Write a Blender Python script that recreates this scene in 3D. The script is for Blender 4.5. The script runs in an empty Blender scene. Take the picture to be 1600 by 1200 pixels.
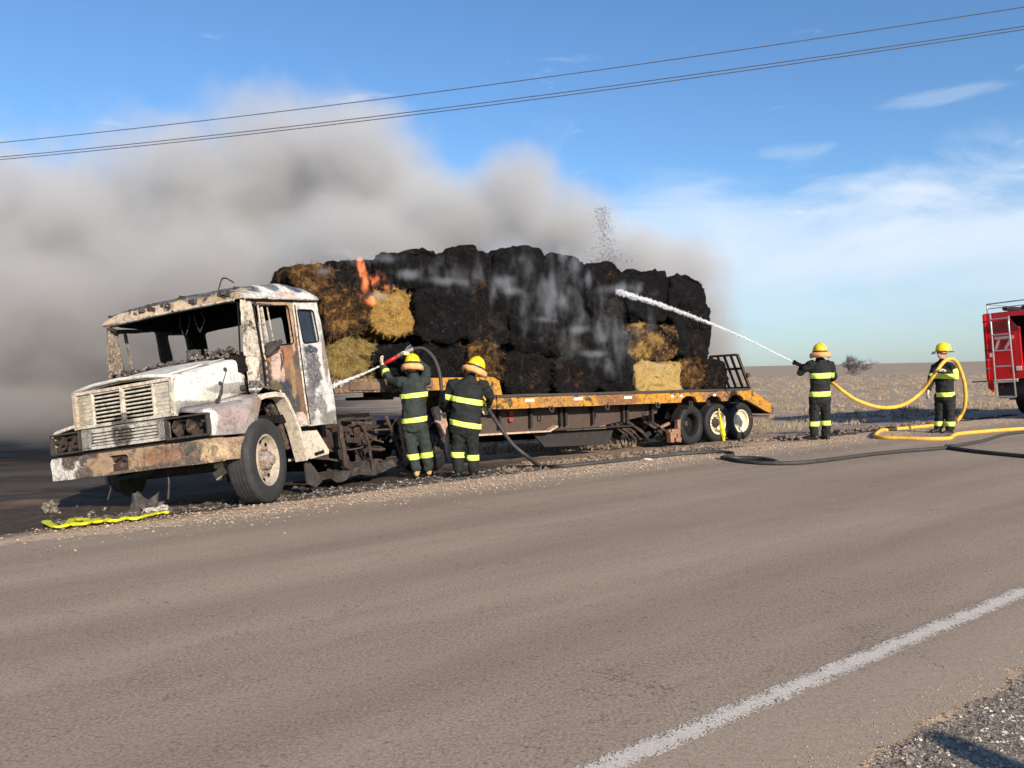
import bpy, bmesh, math, random
import numpy as np
from mathutils import Vector, Matrix, noise as mnoise
from mathutils.geometry import tessellate_polygon
R = math.radians
random.seed(7)
S = bpy.context.scene
COL = S.collection

# ------------------------------------------------------------------ camera
CAM_H = 1.43; FPX = 1240.0; ROLL = R(1.23); PIT = math.atan(20/1240)
_f = Vector((0, math.cos(PIT), -math.sin(PIT))); _r0 = Vector((1, 0, 0)); _u0 = _r0.cross(_f)
_r = _r0*math.cos(ROLL) - _u0*math.sin(ROLL); _u = _u0*math.cos(ROLL) + _r0*math.sin(ROLL)
cam = bpy.data.cameras.new('camera'); camo = bpy.data.objects.new('camera', cam); COL.objects.link(camo)
camo.matrix_world = Matrix(((_r.x, _u.x, -_f.x, 0), (_r.y, _u.y, -_f.y, 0), (_r.z, _u.z, -_f.z, CAM_H), (0, 0, 0, 1)))
cam.sensor_fit = 'HORIZONTAL'; cam.sensor_width = 36; cam.lens = 36*FPX/1600
cam.clip_start = 0.05; cam.clip_end = 9000
S.camera = camo

def ray(px, py):
    return _f + _r*((px-800)/FPX) - _u*((py-600)/FPX)
def at(px, py, Y):
    d = ray(px, py); return Vector((0, 0, CAM_H)) + d*(Y/d.y)
def onz(px, py, z=0.0):
    d = ray(px, py); return Vector((0, 0, CAM_H)) + d*((z-CAM_H)/d.z)

# ------------------------------------------------------------------ sun, sky, exposure
SUN_AZ = R(-28); SUN_EL = R(22)          # light travels away from the camera and to the left
trav = Vector((math.sin(SUN_AZ)*math.cos(SUN_EL), math.cos(SUN_AZ)*math.cos(SUN_EL), -math.sin(SUN_EL)))
sl = bpy.data.lights.new('sun', 'SUN'); sl.energy = 5.0; sl.angle = R(0.6); sl.color = (1.0, 0.87, 0.71)
so = bpy.data.objects.new('sun', sl); COL.objects.link(so)
so.rotation_euler = (-trav).to_track_quat('Z', 'Y').to_euler(); so.location = (8, -12, 14)

W = bpy.data.worlds.new('World'); S.world = W; W.use_nodes = True
wt = W.node_tree; wt.nodes.clear()
def wn(t, **k):
    n = wt.nodes.new(t)
    for a, b in k.items(): setattr(n, a, b)
    return n
def wl(a, b): wt.links.new(a, b)
sky = wn('ShaderNodeTexSky', sky_type='NISHITA'); sky.sun_disc = False
sky.sun_elevation = SUN_EL
sdir = -trav
sky.sun_rotation = math.atan2(sdir.x, sdir.y)
sky.air_density = 1.0; sky.dust_density = 0.4; sky.ozone_density = 1.6
tc = wn('ShaderNodeTexCoord'); sep = wn('ShaderNodeSeparateXYZ'); wl(tc.outputs['Generated'], sep.inputs[0])
def wm(op, a, b=None, c=None):
    n = wn('ShaderNodeMath', operation=op)
    for i, v in enumerate((a, b, c)):
        if v is None: continue
        if isinstance(v, (int, float)): n.inputs[i].default_value = v
        else: wl(v, n.inputs[i])
    return n.outputs[0]
def wmr(v, a, b, c=0., d=1.):
    n = wn('ShaderNodeMapRange', interpolation_type='SMOOTHSTEP'); wl(v, n.inputs[0])
    for i, x in enumerate((a, b, c, d)): n.inputs[i+1].default_value = x
    return n.outputs[0]
# direction on a cloud deck: angles rather than a plane, so that the banks stand on the horizon
azi = wm('ARCTAN2', sep.outputs[0], sep.outputs[1]); ele = wm('ARCSINE', sep.outputs[2])
def cloudnoise(sx, sz, sc, det, rough, off):
    cx = wn('ShaderNodeCombineXYZ')
    wl(wm('MULTIPLY', azi, sx), cx.inputs[0]); wl(wm('MULTIPLY', ele, sz), cx.inputs[1]); cx.inputs[2].default_value = off
    n = wn('ShaderNodeTexNoise'); n.inputs['Scale'].default_value = sc; n.inputs['Detail'].default_value = det
    n.inputs['Roughness'].default_value = rough; n.inputs['Distortion'].default_value = 0.35
    wl(cx.outputs[0], n.inputs['Vector']); return n.outputs[0]
n1 = cloudnoise(2.2, 6.0, 1.6, 9, 0.55, 3.3)
n2 = cloudnoise(7.0, 26.0, 1.0, 6, 0.6, 8.1)
# low bank: top edge wanders with azimuth
edge = wm('MULTIPLY_ADD', n1, 0.34, 0.085)       # upper limit of the bank in radians
bank = wmr(wm('SUBTRACT', edge, ele), -0.012, 0.075)
n3 = cloudnoise(3.2, 9.0, 1.0, 7, 0.5, 5.7)
bankd = wm('MULTIPLY', bank, wmr(n3, 0.30, 0.58, 0.55, 0.95))
wisps = wm('MULTIPLY', wmr(n2, 0.60, 0.78), wmr(ele, 0.10, 0.22, 0.0, 0.55))
wisps = wm('MULTIPLY', wisps, wmr(ele, 0.34, 0.50, 1.0, 0.0))
cl = wm('MINIMUM', wm('ADD', bankd, wisps), 1.0)
def puff(a0, e0, ra, re, k):
    da = wm('DIVIDE', wm('SUBTRACT', azi, a0), ra); de = wm('DIVIDE', wm('SUBTRACT', ele, e0), re)
    d = wm('SQRT', wm('ADD', wm('MULTIPLY', da, da), wm('MULTIPLY', de, de)))
    return wm('MULTIPLY', wmr(wm('ADD', d, wm('MULTIPLY_ADD', n2, 4.2, -2.1)), 0.25, 1.3, 1, 0), k)
for q in ((0.515, 0.285, 0.060, 0.008, 0.24), (0.40, 0.205, 0.05, 0.012, 0.22), (0.35, 0.245, 0.04, 0.012, 0.25)):
    cl = wm('MINIMUM', wm('ADD', cl, puff(*q)), 1.0)
cl = wm('MULTIPLY', cl, wmr(ele, 0.0, 0.15, 0.30, 0.95))
mx = wn('ShaderNodeMix', data_type='RGBA'); wl(cl, mx.inputs[0])
tint = wn('ShaderNodeMix', data_type='RGBA', blend_type='MULTIPLY'); tint.inputs[0].default_value = 1.0
wl(sky.outputs[0], tint.inputs[6]); hz_ = wn('ShaderNodeCombineXYZ'); hf = wmr(ele, 0.0, 0.24, 0.74, 1.0)
for i_, v_ in enumerate((0.82, 1.14, 1.46)): wl(wm('MULTIPLY', hf, v_), hz_.inputs[i_])
wl(hz_.outputs[0], tint.inputs[7])
wl(tint.outputs[2], mx.inputs[6]); mx.inputs[7].default_value = (7.1, 7.9, 8.9, 1)
bg = wn('ShaderNodeBackground'); bg.inputs[1].default_value = 0.082; wl(mx.outputs[2], bg.inputs[0])
wo = wn('ShaderNodeOutputWorld'); wl(bg.outputs[0], wo.inputs[0])

S.view_settings.view_transform = 'Standard'; S.view_settings.look = 'None'
S.view_settings.exposure = 0.50; S.view_settings.gamma = 1.0; S.view_settings.use_curve_mapping = False
S.render.engine = 'CYCLES'
cy = S.cycles
cy.use_denoising = True; cy.max_bounces = 8; cy.diffuse_bounces = 3; cy.glossy_bounces = 3
cy.transparent_max_bounces = 24; cy.volume_bounces = 3; cy.transmission_bounces = 6
cy.volume_step_rate = 1.0; cy.volume_max_steps = 512
cy.use_adaptive_sampling = True; cy.adaptive_threshold = 0.02

# ------------------------------------------------------------------ materials
class NT:
    def __init__(s, name):
        s.m = bpy.data.materials.new(name); s.m.use_nodes = True; s.t = s.m.node_tree; s.t.nodes.clear()
        s.out = s.n('ShaderNodeOutputMaterial'); s.b = s.n('ShaderNodeBsdfPrincipled'); s.l(s.b.outputs[0], s.out.inputs[0])
        s.tc = s.n('ShaderNodeTexCoord'); s.P = s.tc.outputs['Object']
    def n(s, t, **k):
        n = s.t.nodes.new(t)
        for a, b in k.items(): setattr(n, a, b)
        return n
    def l(s, a, b): s.t.links.new(a, b)
    def noise(s, scale, detail=5, rough=0.6, vec=None, off=(0, 0, 0), stretch=(1, 1, 1), dist=0.0):
        mp = s.n('ShaderNodeMapping'); mp.inputs['Location'].default_value = off; mp.inputs['Scale'].default_value = stretch
        s.l(vec or s.P, mp.inputs['Vector'])
        n = s.n('ShaderNodeTexNoise'); n.inputs['Scale'].default_value = scale; n.inputs['Detail'].default_value = detail
        n.inputs['Roughness'].default_value = rough; n.inputs['Distortion'].default_value = dist
        s.l(mp.outputs[0], n.inputs['Vector']); return n.outputs[0]
    def voro(s, scale, vec=None, feature='F1', stretch=(1, 1, 1), out=0):
        mp = s.n('ShaderNodeMapping'); mp.inputs['Scale'].default_value = stretch
        s.l(vec or s.P, mp.inputs['Vector'])
        n = s.n('ShaderNodeTexVoronoi', feature=feature); n.inputs['Scale'].default_value = scale
        s.l(mp.outputs[0], n.inputs['Vector']); return n.outputs[out]
    def mth(s, op, a, b=None, c=None):
        n = s.n('ShaderNodeMath', operation=op)
        for i, v in enumerate((a, b, c)):
            if v is None: continue
            if isinstance(v, (int, float)): n.inputs[i].default_value = v
            else: s.l(v, n.inputs[i])
        return n.outputs[0]
    def mr(s, v, a, b, c=0., d=1.):
        n = s.n('ShaderNodeMapRange'); s.l(v, n.inputs[0])
        for i, x in enumerate((a, b, c, d)): n.inputs[i+1].default_value = x
        return n.outputs[0]
    def mix(s, f, a, b):
        n = s.n('ShaderNodeMix', data_type='RGBA')
        if isinstance(f, (int, float)): n.inputs[0].default_value = f
        else: s.l(f, n.inputs[0])
        for i, v in ((6, a), (7, b)):
            if isinstance(v, (tuple, list)): n.inputs[i].default_value = (*v[:3], 1)
            else: s.l(v, n.inputs[i])
        return n.outputs[2]
    def zone(s, col, c, rad, to, amp=0.5, sc=6., edge=0.12, strength=1.0):
        v = s.n('ShaderNodeVectorMath', operation='SUBTRACT'); s.l(s.P, v.inputs[0]); v.inputs[1].default_value = c
        w = s.n('ShaderNodeVectorMath', operation='DIVIDE'); s.l(v.outputs[0], w.inputs[0]); w.inputs[1].default_value = rad
        ln = s.n('ShaderNodeVectorMath', operation='LENGTH'); s.l(w.outputs[0], ln.inputs[0])
        nz = s.noise(sc, 8, 0.74, off=(c[0]*3.1, c[1]*1.7, c[2]*2.3), dist=0.4)
        d = s.mth('MULTIPLY_ADD', s.mth('SUBTRACT', nz, 0.5), amp*3.4, ln.outputs['Value'])
        f = s.mr(d, 1+edge, 1-edge, 0, strength)
        return s.mix(f, col, to)
    def col(s, c, rough=0.6, metal=0.0, bump=None, bstr=0.3, bdist=0.01, spec=0.4):
        if isinstance(c, (tuple, list)): s.b.inputs['Base Color'].default_value = (*c[:3], 1)
        else: s.l(c, s.b.inputs['Base Color'])
        if isinstance(rough, (int, float)): s.b.inputs['Roughness'].default_value = rough
        else: s.l(rough, s.b.inputs['Roughness'])
        s.b.inputs['Metallic'].default_value = metal
        s.b.inputs['Specular IOR Level'].default_value = spec
        if bump is not None:
            bn = s.n('ShaderNodeBump'); bn.inputs['Strength'].default_value = bstr; bn.inputs['Distance'].default_value = bdist
            s.l(bump, bn.inputs['Height']); s.l(bn.outputs[0], s.b.inputs['Normal'])
        return s.m

def simple(name, c, rough=0.6, metal=0.0, var=0.25, sc=8., bstr=0.15, bdist=0.004, spec=0.4):
    t = NT(name); nz = t.noise(sc, 6, 0.65)
    c2 = tuple(x*(1-var) for x in c); c3 = tuple(min(1, x*(1+var)) for x in c)
    return t.col(t.mix(t.mr(nz, 0.3, 0.7), c2, c3), rough, metal, t.noise(sc*4, 4, 0.6), bstr, bdist, spec)

def burnt(name, base, zones=(), speck=0.5, sc=5., thr=(0.60, 0.66), c1=(0.10, 0.09, 0.085), c2=(0.33, 0.16, 0.07), rust_thr=(0.62, 0.70), rough=0.65, bd=0.006):
    """fire damaged paint: base colour with ash, rust and soot of their own shapes"""
    t = NT(name)
    big = t.noise(sc*0.5, 6, 0.6, dist=0.5); mid = t.noise(sc, 7, 0.68, off=(3, 1, 7)); fin = t.noise(sc*9, 5, 0.7, off=(9, 4, 2))
    b2 = tuple(x*0.80 for x in base)
    c = t.mix(t.mr(fin, 0.35, 0.65), b2, base)
    for z in zones:
        c = t.zone(c, *z[:3], **(z[3] if len(z) > 3 else {}))
    c = t.mix(t.mr(mid, rust_thr[0], rust_thr[1]), c, c2)
    c = t.mix(t.mr(big, thr[0], thr[1]), c, c1)
    c = t.mix(t.mth('MULTIPLY', t.mr(fin, 0.60, 0.68), speck), c, (0.05, 0.042, 0.038))
    c = t.mix(t.mth('MULTIPLY', t.mr(t.noise(sc*22, 3, 0.6), 0.63, 0.70), speck), c, (0.30, 0.25, 0.21))
    smn = t.noise(sc*1.3, 9, 0.78, off=(5, 5, 1), dist=0.8)
    c = t.mix(t.mth('MULTIPLY', t.mr(smn, 0.48, 0.60), min(1., .30+speck*.8)), c, (0.045, 0.038, 0.034))
    vein = t.mth('ABSOLUTE', t.mth('SUBTRACT', t.noise(sc*0.9, 6, 0.7, off=(1, 8, 4), dist=1.0), 0.5))
    c = t.mix(t.mth('MULTIPLY', t.mr(vein, 0.012, 0.004), min(1., .3+speck)), c, tuple(min(.8, x*1.25+.05) for x in base))
    c = t.mix(t.mth('MULTIPLY', t.mr(vein, 0.03, 0.014), t.mr(fin, .45, .6, 0, .7)), c, (0.06, 0.05, 0.045))
    rg = t.mr(mid, 0.3, 0.7, rough-0.12, rough+0.2)
    bmp = t.mth('ADD', t.mth('MULTIPLY', mid, 1.0), t.mth('MULTIPLY', fin, 0.35))
    return t.col(c, rg, 0.0, bmp, 0.55, bd, 0.35)

# ------------------------------------------------------------------ mesh helpers
def tagp(o, label=None, category=None, group=None, kind=None):
    if label: o['label'] = label
    if category: o['category'] = category
    if group: o['group'] = group
    if kind: o['kind'] = kind
    return o
def empty(name, mat=None, loc=None):
    o = bpy.data.objects.new(name, None); COL.objects.link(o); o.empty_display_size = 0.2
    if mat is not None: o.matrix_world = mat
    elif loc is not None: o.location = loc
    return o
def linkmesh(name, me, parent=None, mat=None):
    o = bpy.data.objects.new(name, me); COL.objects.link(o)
    if mat is not None and not me.materials: me.materials.append(mat)
    if parent is not None: o.parent = parent
    return o

class MB:
    def __init__(s): s.v = []; s.f = []; s.k = []
    def add(s, vs, fs):
        k = len(s.v); s.k.append((k, len(s.f))); s.v += [tuple(x) for x in vs]; s.f += [tuple(i+k for i in f) for f in fs]; return s
    def box(s, c, d, rot=None):
        hx, hy, hz = d[0]/2, d[1]/2, d[2]/2
        vs = [Vector((x, y, z)) for x in (-hx, hx) for y in (-hy, hy) for z in (-hz, hz)]
        if rot is not None: vs = [rot @ v for v in vs]
        c = Vector(c)
        return s.add([v+c for v in vs], [(0, 1, 3, 2), (4, 6, 7, 5), (0, 4, 5, 1), (2, 3, 7, 6), (0, 2, 6, 4), (1, 5, 7, 3)])
    def bar(s, a, b, w, h, up=(0, 0, 1)):
        a, b = Vector(a), Vector(b); d = b-a; L = d.length
        x = d/L; y = Vector(up).cross(x)
        if y.length < 1e-4: y = Vector((0, 1, 0)).cross(x)
        y.normalize(); z = x.cross(y); m = Matrix((x, y, z)).transposed()
        return s.box((a+b)/2, (L, w, h), m)
    def tube(s, pts, r, n=8, cap=True, jit=0):
        pts = [Vector(p) for p in pts]; rs = r if isinstance(r, (list, tuple)) else [r]*len(pts)
        rings = []; prev = None
        for i, p in enumerate(pts):
            t = (pts[min(i+1, len(pts)-1)] - pts[max(i-1, 0)])
            t = t.normalized() if t.length > 1e-9 else Vector((0, 0, 1))
            if prev is None:
                a = t.orthogonal().normalized()
            else:
                a = prev - t*prev.dot(t)
                a = a.normalized() if a.length > 1e-6 else t.orthogonal().normalized()
            prev = a; b = t.cross(a)
            rings.append([p + (a*math.cos(2*math.pi*k/n) + b*math.sin(2*math.pi*k/n))*rs[i]*(1+random.uniform(-jit, jit)) for k in range(n)])
        vs = [v for rg in rings for v in rg]; fs = []
        for i in range(len(pts)-1):
            for k in range(n):
                k2 = (k+1) % n
                fs.append((i*n+k, i*n+k2, (i+1)*n+k2, (i+1)*n+k))
        if cap: fs.append(tuple(range(n-1, -1, -1))); fs.append(tuple((len(pts)-1)*n+k for k in range(n)))
        return s.add(vs, fs)
    def lathe(s, prof, c, axis=(0, 1, 0), n=32, closed=False):
        """prof: (radius, along axis)"""
        ax = Vector(axis).normalized(); a = ax.orthogonal().normalized(); b = ax.cross(a); c = Vector(c)
        vs = [c + ax*h + (a*math.cos(2*math.pi*k/n)+b*math.sin(2*math.pi*k/n))*r for r, h in prof for k in range(n)]
        fs = []; m = len(prof)
        for i in range(m if closed else m-1):
            j = (i+1) % m
            for k in range(n):
                k2 = (k+1) % n; fs.append((i*n+k, j*n+k, j*n+k2, i*n+k2))
        return s.add(vs, fs)
    def prism(s, poly, fn, d0, d1, holes=()):
        """poly and holes in 2D (u,v); fn(u,v,d)->3D; solid between depths d0 and d1"""
        loops = [list(poly)] + [list(h) for h in holes]
        flat = [p for lp in loops for p in lp]
        tris = tessellate_polygon([[Vector((p[0], p[1], 0)) for p in lp] for lp in loops])
        n = len(flat); vs = [fn(p[0], p[1], d0) for p in flat] + [fn(p[0], p[1], d1) for p in flat]
        fs = [tuple(t) for t in tris] + [tuple(i+n for i in reversed(t)) for t in tris]
        k = 0
        for lp in loops:
            m = len(lp)
            for i in range(m):
                j = (i+1) % m; fs.append((k+i, k+j, k+j+n, k+i+n))
            k += m
        return s.add(vs, fs)
    def mesh(s, name, bev=0.0, cuts=None, disp=None, smooth=False, doubles=False):
        me = bpy.data.meshes.new(name); me.from_pydata([tuple(v) for v in s.v], [], s.f)
        bm = bmesh.new(); bm.from_mesh(me)
        if doubles: bmesh.ops.remove_doubles(bm, verts=bm.verts, dist=1e-4)
        if cuts:
            for ax, step in cuts:
                co = [v.co[ax] for v in bm.verts]; lo, hi = min(co), max(co); x = lo+step*0.5
                nv = Vector([1 if i == ax else 0 for i in range(3)])
                while x < hi:
                    bmesh.ops.bisect_plane(bm, geom=bm.verts[:]+bm.edges[:]+bm.faces[:], plane_co=nv*x, plane_no=nv, dist=1e-5); x += step
        if bev > 0:
            es = [e for e in bm.edges if len(e.link_faces) == 2 and e.calc_face_angle(0) > 0.5]
            bmesh.ops.bevel(bm, geom=es, offset=bev, segments=2, affect='EDGES', clamp_overlap=True, profile=0.6)
        if disp:
            for v in bm.verts: v.co += disp(v.co)
        bmesh.ops.recalc_face_normals(bm, faces=bm.faces)
        if smooth:
            for f in bm.faces: f.smooth = True
        bm.to_mesh(me); bm.free(); me.update(); return me
    def build(s, name, mat, parent=None, **k):
        me = s.mesh(name, **k); return linkmesh(name, me, parent, mat)
def each(b, name, mat, parent=None, **k):
    out = []; ks = b.k+[(len(b.v), len(b.f))]
    for (v0, f0), (v1, f1) in zip(ks, ks[1:]):
        q = MB(); q.v = b.v[v0:v1]; q.f = [tuple(i-v0 for i in f) for f in b.f[f0:f1]]
        out.append(q.build(name, mat, parent, **k))
    return out
def dn(amp, sc, seed=0.0):
    o = Vector((seed, seed*1.7, -seed))
    def f(co):
        return mnoise.noise_vector(co*sc+o)*amp
    return f
def smooth_by_angle(me, ang=0.6):
    bm = bmesh.new(); bm.from_mesh(me)
    for f in bm.faces: f.smooth = True
    for e in bm.edges:
        if len(e.link_faces) == 2 and e.calc_face_angle(0) > ang: e.smooth = False
    bm.to_mesh(me); bm.free()
def rotm(yaw, pitch, roll):
    return Matrix.Rotation(yaw, 4, 'Z') @ Matrix.Rotation(pitch, 4, 'Y') @ Matrix.Rotation(roll, 4, 'X')
def crom(pts, k=8):
    P = [Vector(p) for p in pts]; P = [P[0]*2-P[1]] + P + [P[-1]*2-P[-2]]; out = []
    for i in range(1, len(P)-2):
        for j in range(k):
            t = j/k; a, b, c, d = P[i-1], P[i], P[i+1], P[i+2]
            out.append(0.5*((2*b)+(c-a)*t+(2*a-5*b+4*c-d)*t*t+(-a+3*b-3*c+d)*t**3))
    out.append(P[-2]); return out

# ------------------------------------------------------------------ terrain
RD = Vector((0.81, 0.5864, 0)); RN = Vector((-0.5864, 0.81, 0))    # along and across the road
def rw(s, n, z=0.0): return Vector((RD.x*s+RN.x*n, RD.y*s+RN.y*n, z))
def nco(x, y): return x*RN.x + y*RN.y
def sco(x, y): return x*RD.x + y*RD.y
PROF = [(-400, -0.6), (-8, -0.35), (0.5, -0.03), (1.5, -0.006), (1.62, 0.0), (8.7, 0.0), (9.1, -0.035), (10.2, -0.14), (11.5, -0.21), (13.0, -0.33), (20, -0.42), (60, -0.55), (9000, -0.6)]
def zprof(n):
    for (a, za), (b, zb) in zip(PROF, PROF[1:]):
        if n <= b: return za + (zb-za)*(n-a)/(b-a)
    return -0.6
def gz(x, y, fine=True):
    n = nco(x, y); z = zprof(n)
    if n > 8.6:
        k = min(1, (n-8.6)/1.5); p = Vector((x, y, 0))
        z += k*(0.035*mnoise.noise(p*0.8) + (0.02*mnoise.noise(p*3.1) if fine else 0) + (0.012*mnoise.noise(p*9) if fine else 0))
        # low berm of scraped soil along the ditch side
        s = sco(x, y)
        if 6.5 < s < 60:
            c = 10.1 + 0.25*mnoise.noise(Vector((s*0.4, 3, 0))); w = 0.32
            z += 0.09*max(0, 1-abs(n-c)/w)*(0.6+0.8*mnoise.noise(Vector((s*1.7, n*2, 5))))*min(1, (s-6.5)/1.0)
        if n > 25: z += min(1, (n-25)/60)*0.35*mnoise.noise(p*0.02)
    return z
def grid(name, ss, ns, zf, mat, label=None, kind='structure'):
    vs = []; fs = []
    for s in ss:
        for n in ns:
            p = rw(s, n); vs.append((p.x, p.y, zf(p.x, p.y, n)))
    m = len(ns)
    for i in range(len(ss)-1):
        for j in range(m-1): fs.append((i*m+j, (i+1)*m+j, (i+1)*m+j+1, i*m+j+1))
    me = bpy.data.meshes.new(name); me.from_pydata(vs, [], fs); me.update()
    for p in me.polygons: p.use_smooth = True
    o = linkmesh(name, me, None, mat); tagp(o, label, None, None, kind)
    return o
def spaced(lo, hi, fine_lo, fine_hi, step, grow=1.35):
    a = list(np.arange(fine_lo, fine_hi, step)); st = step; x = fine_hi
    while x < hi: a.append(x); st *= grow; x += st
    a.append(hi); st = step; x = fine_lo; b = []
    while x > lo: st *= grow; x -= st; b.append(max(x, lo))
    return sorted(set(b+a))

# ground material: zones across the road
t = NT('ground_soil')
sepn = t.n('ShaderNodeVectorMath', operation='DOT_PRODUCT'); t.l(t.P, sepn.inputs[0]); sepn.inputs[1].default_value = RN
seps = t.n('ShaderNodeVectorMath', operation='DOT_PRODUCT'); t.l(t.P, seps.inputs[0]); seps.inputs[1].default_value = RD
N_, S_ = sepn.outputs['Value'], seps.outputs['Value']
wob = t.mth('MULTIPLY_ADD', t.noise(0.9, 6, 0.65), 1.1, -0.55)
Nw = t.mth('ADD', N_, wob)
band = t.noise(0.05, 7, 0.65, stretch=(0.5, 2.4, 1)); patch = t.noise(0.35, 7, 0.7, stretch=(0.6, 1.6, 1)); fine = t.noise(6, 7, 0.75); vf = t.noise(60, 4, 0.7)
field = t.mix(t.mr(band, 0.40, 0.60), (0.265, 0.193, 0.132), (0.365, 0.280, 0.198))
field = t.mix(t.mr(patch, 0.40, 0.62), field, (0.40, 0.315, 0.24))
field = t.mix(t.mth('MULTIPLY', t.mr(fine, 0.45, 0.66), 0.40), field, (0.20, 0.15, 0.11))
grav = t.mix(t.mr(fine, 0.35, 0.65), (0.40, 0.29, 0.195), (0.60, 0.455, 0.32))
grav = t.mix(t.mr(vf, 0.55, 0.68), grav, (0.58, 0.50, 0.42))
grav = t.mix(t.mr(t.noise(25, 5, 0.7), 0.56, 0.64), grav, (0.13, 0.095, 0.07))
mud = t.mix(t.mr(fine, 0.35, 0.65), (0.035, 0.028, 0.024), (0.10, 0.078, 0.06))
mud = t.mix(t.mr(vf, 0.62, 0.72), mud, (0.22, 0.19, 0.16))
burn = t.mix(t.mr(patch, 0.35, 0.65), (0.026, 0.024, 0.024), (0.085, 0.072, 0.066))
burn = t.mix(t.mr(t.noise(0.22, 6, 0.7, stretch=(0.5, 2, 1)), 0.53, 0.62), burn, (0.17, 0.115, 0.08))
# the burnt area, its tone also darkened for smoke and truck shade, lies left of about s = 3 behind the shoulder and round the truck
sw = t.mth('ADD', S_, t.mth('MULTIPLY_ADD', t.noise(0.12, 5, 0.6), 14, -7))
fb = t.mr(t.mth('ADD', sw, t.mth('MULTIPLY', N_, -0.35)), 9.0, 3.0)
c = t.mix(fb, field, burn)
fm = t.mr(Nw, 13.6, 12.4)
mudside = t.mix(t.mr(t.mth('ADD', S_, t.mth('MULTIPLY', wob, 2.0)), 7.6, 10.2), mud, t.mix(t.mr(fine, .4, .6), (0.24, 0.17, 0.12), (0.36, 0.28, 0.21)))
c = t.mix(fm, c, mudside)
edge_n = t.mth('ADD', t.mr(S_, 2.0, 9.0, 8.75, 9.5), t.mr(S_, 9., 14., 0, 0.3))
df = t.mth('SUBTRACT', t.mth('MULTIPLY_ADD', wob, 0.55, N_), edge_n)
c = t.mix(t.mr(df, 0.22, -0.12), c, grav)
chip = t.mix(t.mr(vf, 0.42, 0.58), (0.12, 0.10, 0.083), (0.30, 0.25, 0.205))
c = t.mix(t.mr(t.mth('MULTIPLY_ADD', t.noise(2.2, 7, .7), .5, t.mth('ADD', N_, -.25)), 1.60, 1.50), c, chip)
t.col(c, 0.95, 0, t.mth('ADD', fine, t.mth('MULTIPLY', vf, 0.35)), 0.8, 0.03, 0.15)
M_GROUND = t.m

nsp = spaced(-6000, 7000, -2, 16, 0.14, 1.3); ssp = spaced(-6500, 7500, -6, 22, 0.16, 1.3)
def zg(x, y, n):
    z = gz(x, y)
    return z-0.012 if 1.62 < n < 8.9 else z
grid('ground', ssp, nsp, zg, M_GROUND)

# asphalt
t = NT('asphalt')
sepn = t.n('ShaderNodeVectorMath', operation='DOT_PRODUCT'); t.l(t.P, sepn.inputs[0]); sepn.inputs[1].default_value = RN
N_ = sepn.outputs['Value']
seps = t.n('ShaderNodeVectorMath', operation='DOT_PRODUCT'); t.l(t.P, seps.inputs[0]); seps.inputs[1].default_value = RD
S_ = seps.outputs['Value']
cb = t.n('ShaderNodeCombineXYZ'); t.l(t.mth('MULTIPLY', S_, 0.12), cb.inputs[0]); t.l(N_, cb.inputs[1])
lane = t.noise(1.4, 5, 0.6, vec=cb.outputs[0])
blot = t.noise(0.8, 6, 0.65); agg = t.voro(105); agg2 = t.noise(60, 6, 0.85); mid = t.noise(22, 6, 0.8)
c = t.mix(t.mr(lane, 0.34, 0.66), (0.245, 0.182, 0.131), (0.350, 0.268, 0.198))
c = t.mix(t.mth('MULTIPLY', t.mr(blot, 0.42, 0.7), 0.25), c, (0.27, 0.205, 0.150))
c = t.mix(t.mth('MULTIPLY', t.mr(agg2, 0.50, 0.62), 0.90), c, (0.44, 0.36, 0.285))
c = t.mix(t.mth('MULTIPLY', t.mr(agg2, 0.46, 0.37), 0.9), c, (0.10, 0.080, 0.066))
c = t.mix(t.mth('MULTIPLY', t.mr(mid, 0.56, 0.66), 0.70), c, (0.085, 0.068, 0.057))
pits = t.noise(9, 6, 0.8, stretch=(1, 1.6, 1))
c = t.mix(t.mth('MULTIPLY', t.mr(pits, 0.635, 0.67), 0.85), c, (0.06, 0.048, 0.040))
str_ = t.noise(5, 7, 0.72, vec=cb.outputs[0], stretch=(3, 1, 1))
c = t.mix(t.mth('MULTIPLY', t.mr(str_, 0.50, 0.68), 0.25), c, (0.38, 0.305, 0.235))
for nc in (3.25, 5.0, 6.35, 7.6):
    bd_ = t.mr(t.mth('ABSOLUTE', t.mth('SUBTRACT', t.mth('MULTIPLY_ADD', lane, .25, N_), nc+.12)), 0.42, 0.05)
    c = t.mix(t.mth('MULTIPLY', bd_, 0.22), c, (0.15, 0.112, 0.084))
# sand blown over the near edge of the carriageway and the far margin
wb = t.mth('MULTIPLY_ADD', t.noise(1.6, 6, 0.65), 0.5, -0.25)
nn = t.mth('ADD', N_, wb)
sand = t.mix(t.mr(t.noise(30, 5, 0.7), 0.3, 0.7), (0.30, 0.235, 0.175), (0.42, 0.335, 0.25))
c = t.mix(t.mth('MULTIPLY', t.mr(nn, 2.12, 1.75), 0.75), c, sand)
c = t.mix(t.mth('MULTIPLY', t.mr(nn, 7.75, 8.25), 0.45), c, (0.30, 0.235, 0.18))
crk = t.mth('ABSOLUTE', t.mth('SUBTRACT', t.noise(0.55, 8, 0.62, dist=1.2), 0.5))
c = t.mix(t.mth('MULTIPLY', t.mth('MULTIPLY', t.mr(crk, 0.0022, 0.0008), t.mr(blot, .5, .58)), 0.7), c, (0.05, 0.04, 0.034))
hb = t.mth('ADD', t.mth('MULTIPLY', agg2, 0.6), t.mth('MULTIPLY', agg, -0.5))
t.col(c, 0.9, 0, t.mth('ADD', hb, t.mth('MULTIPLY', mid, 0.3)), 0.35, 0.003, 0.2)
M_ASPH = t.m
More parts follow.
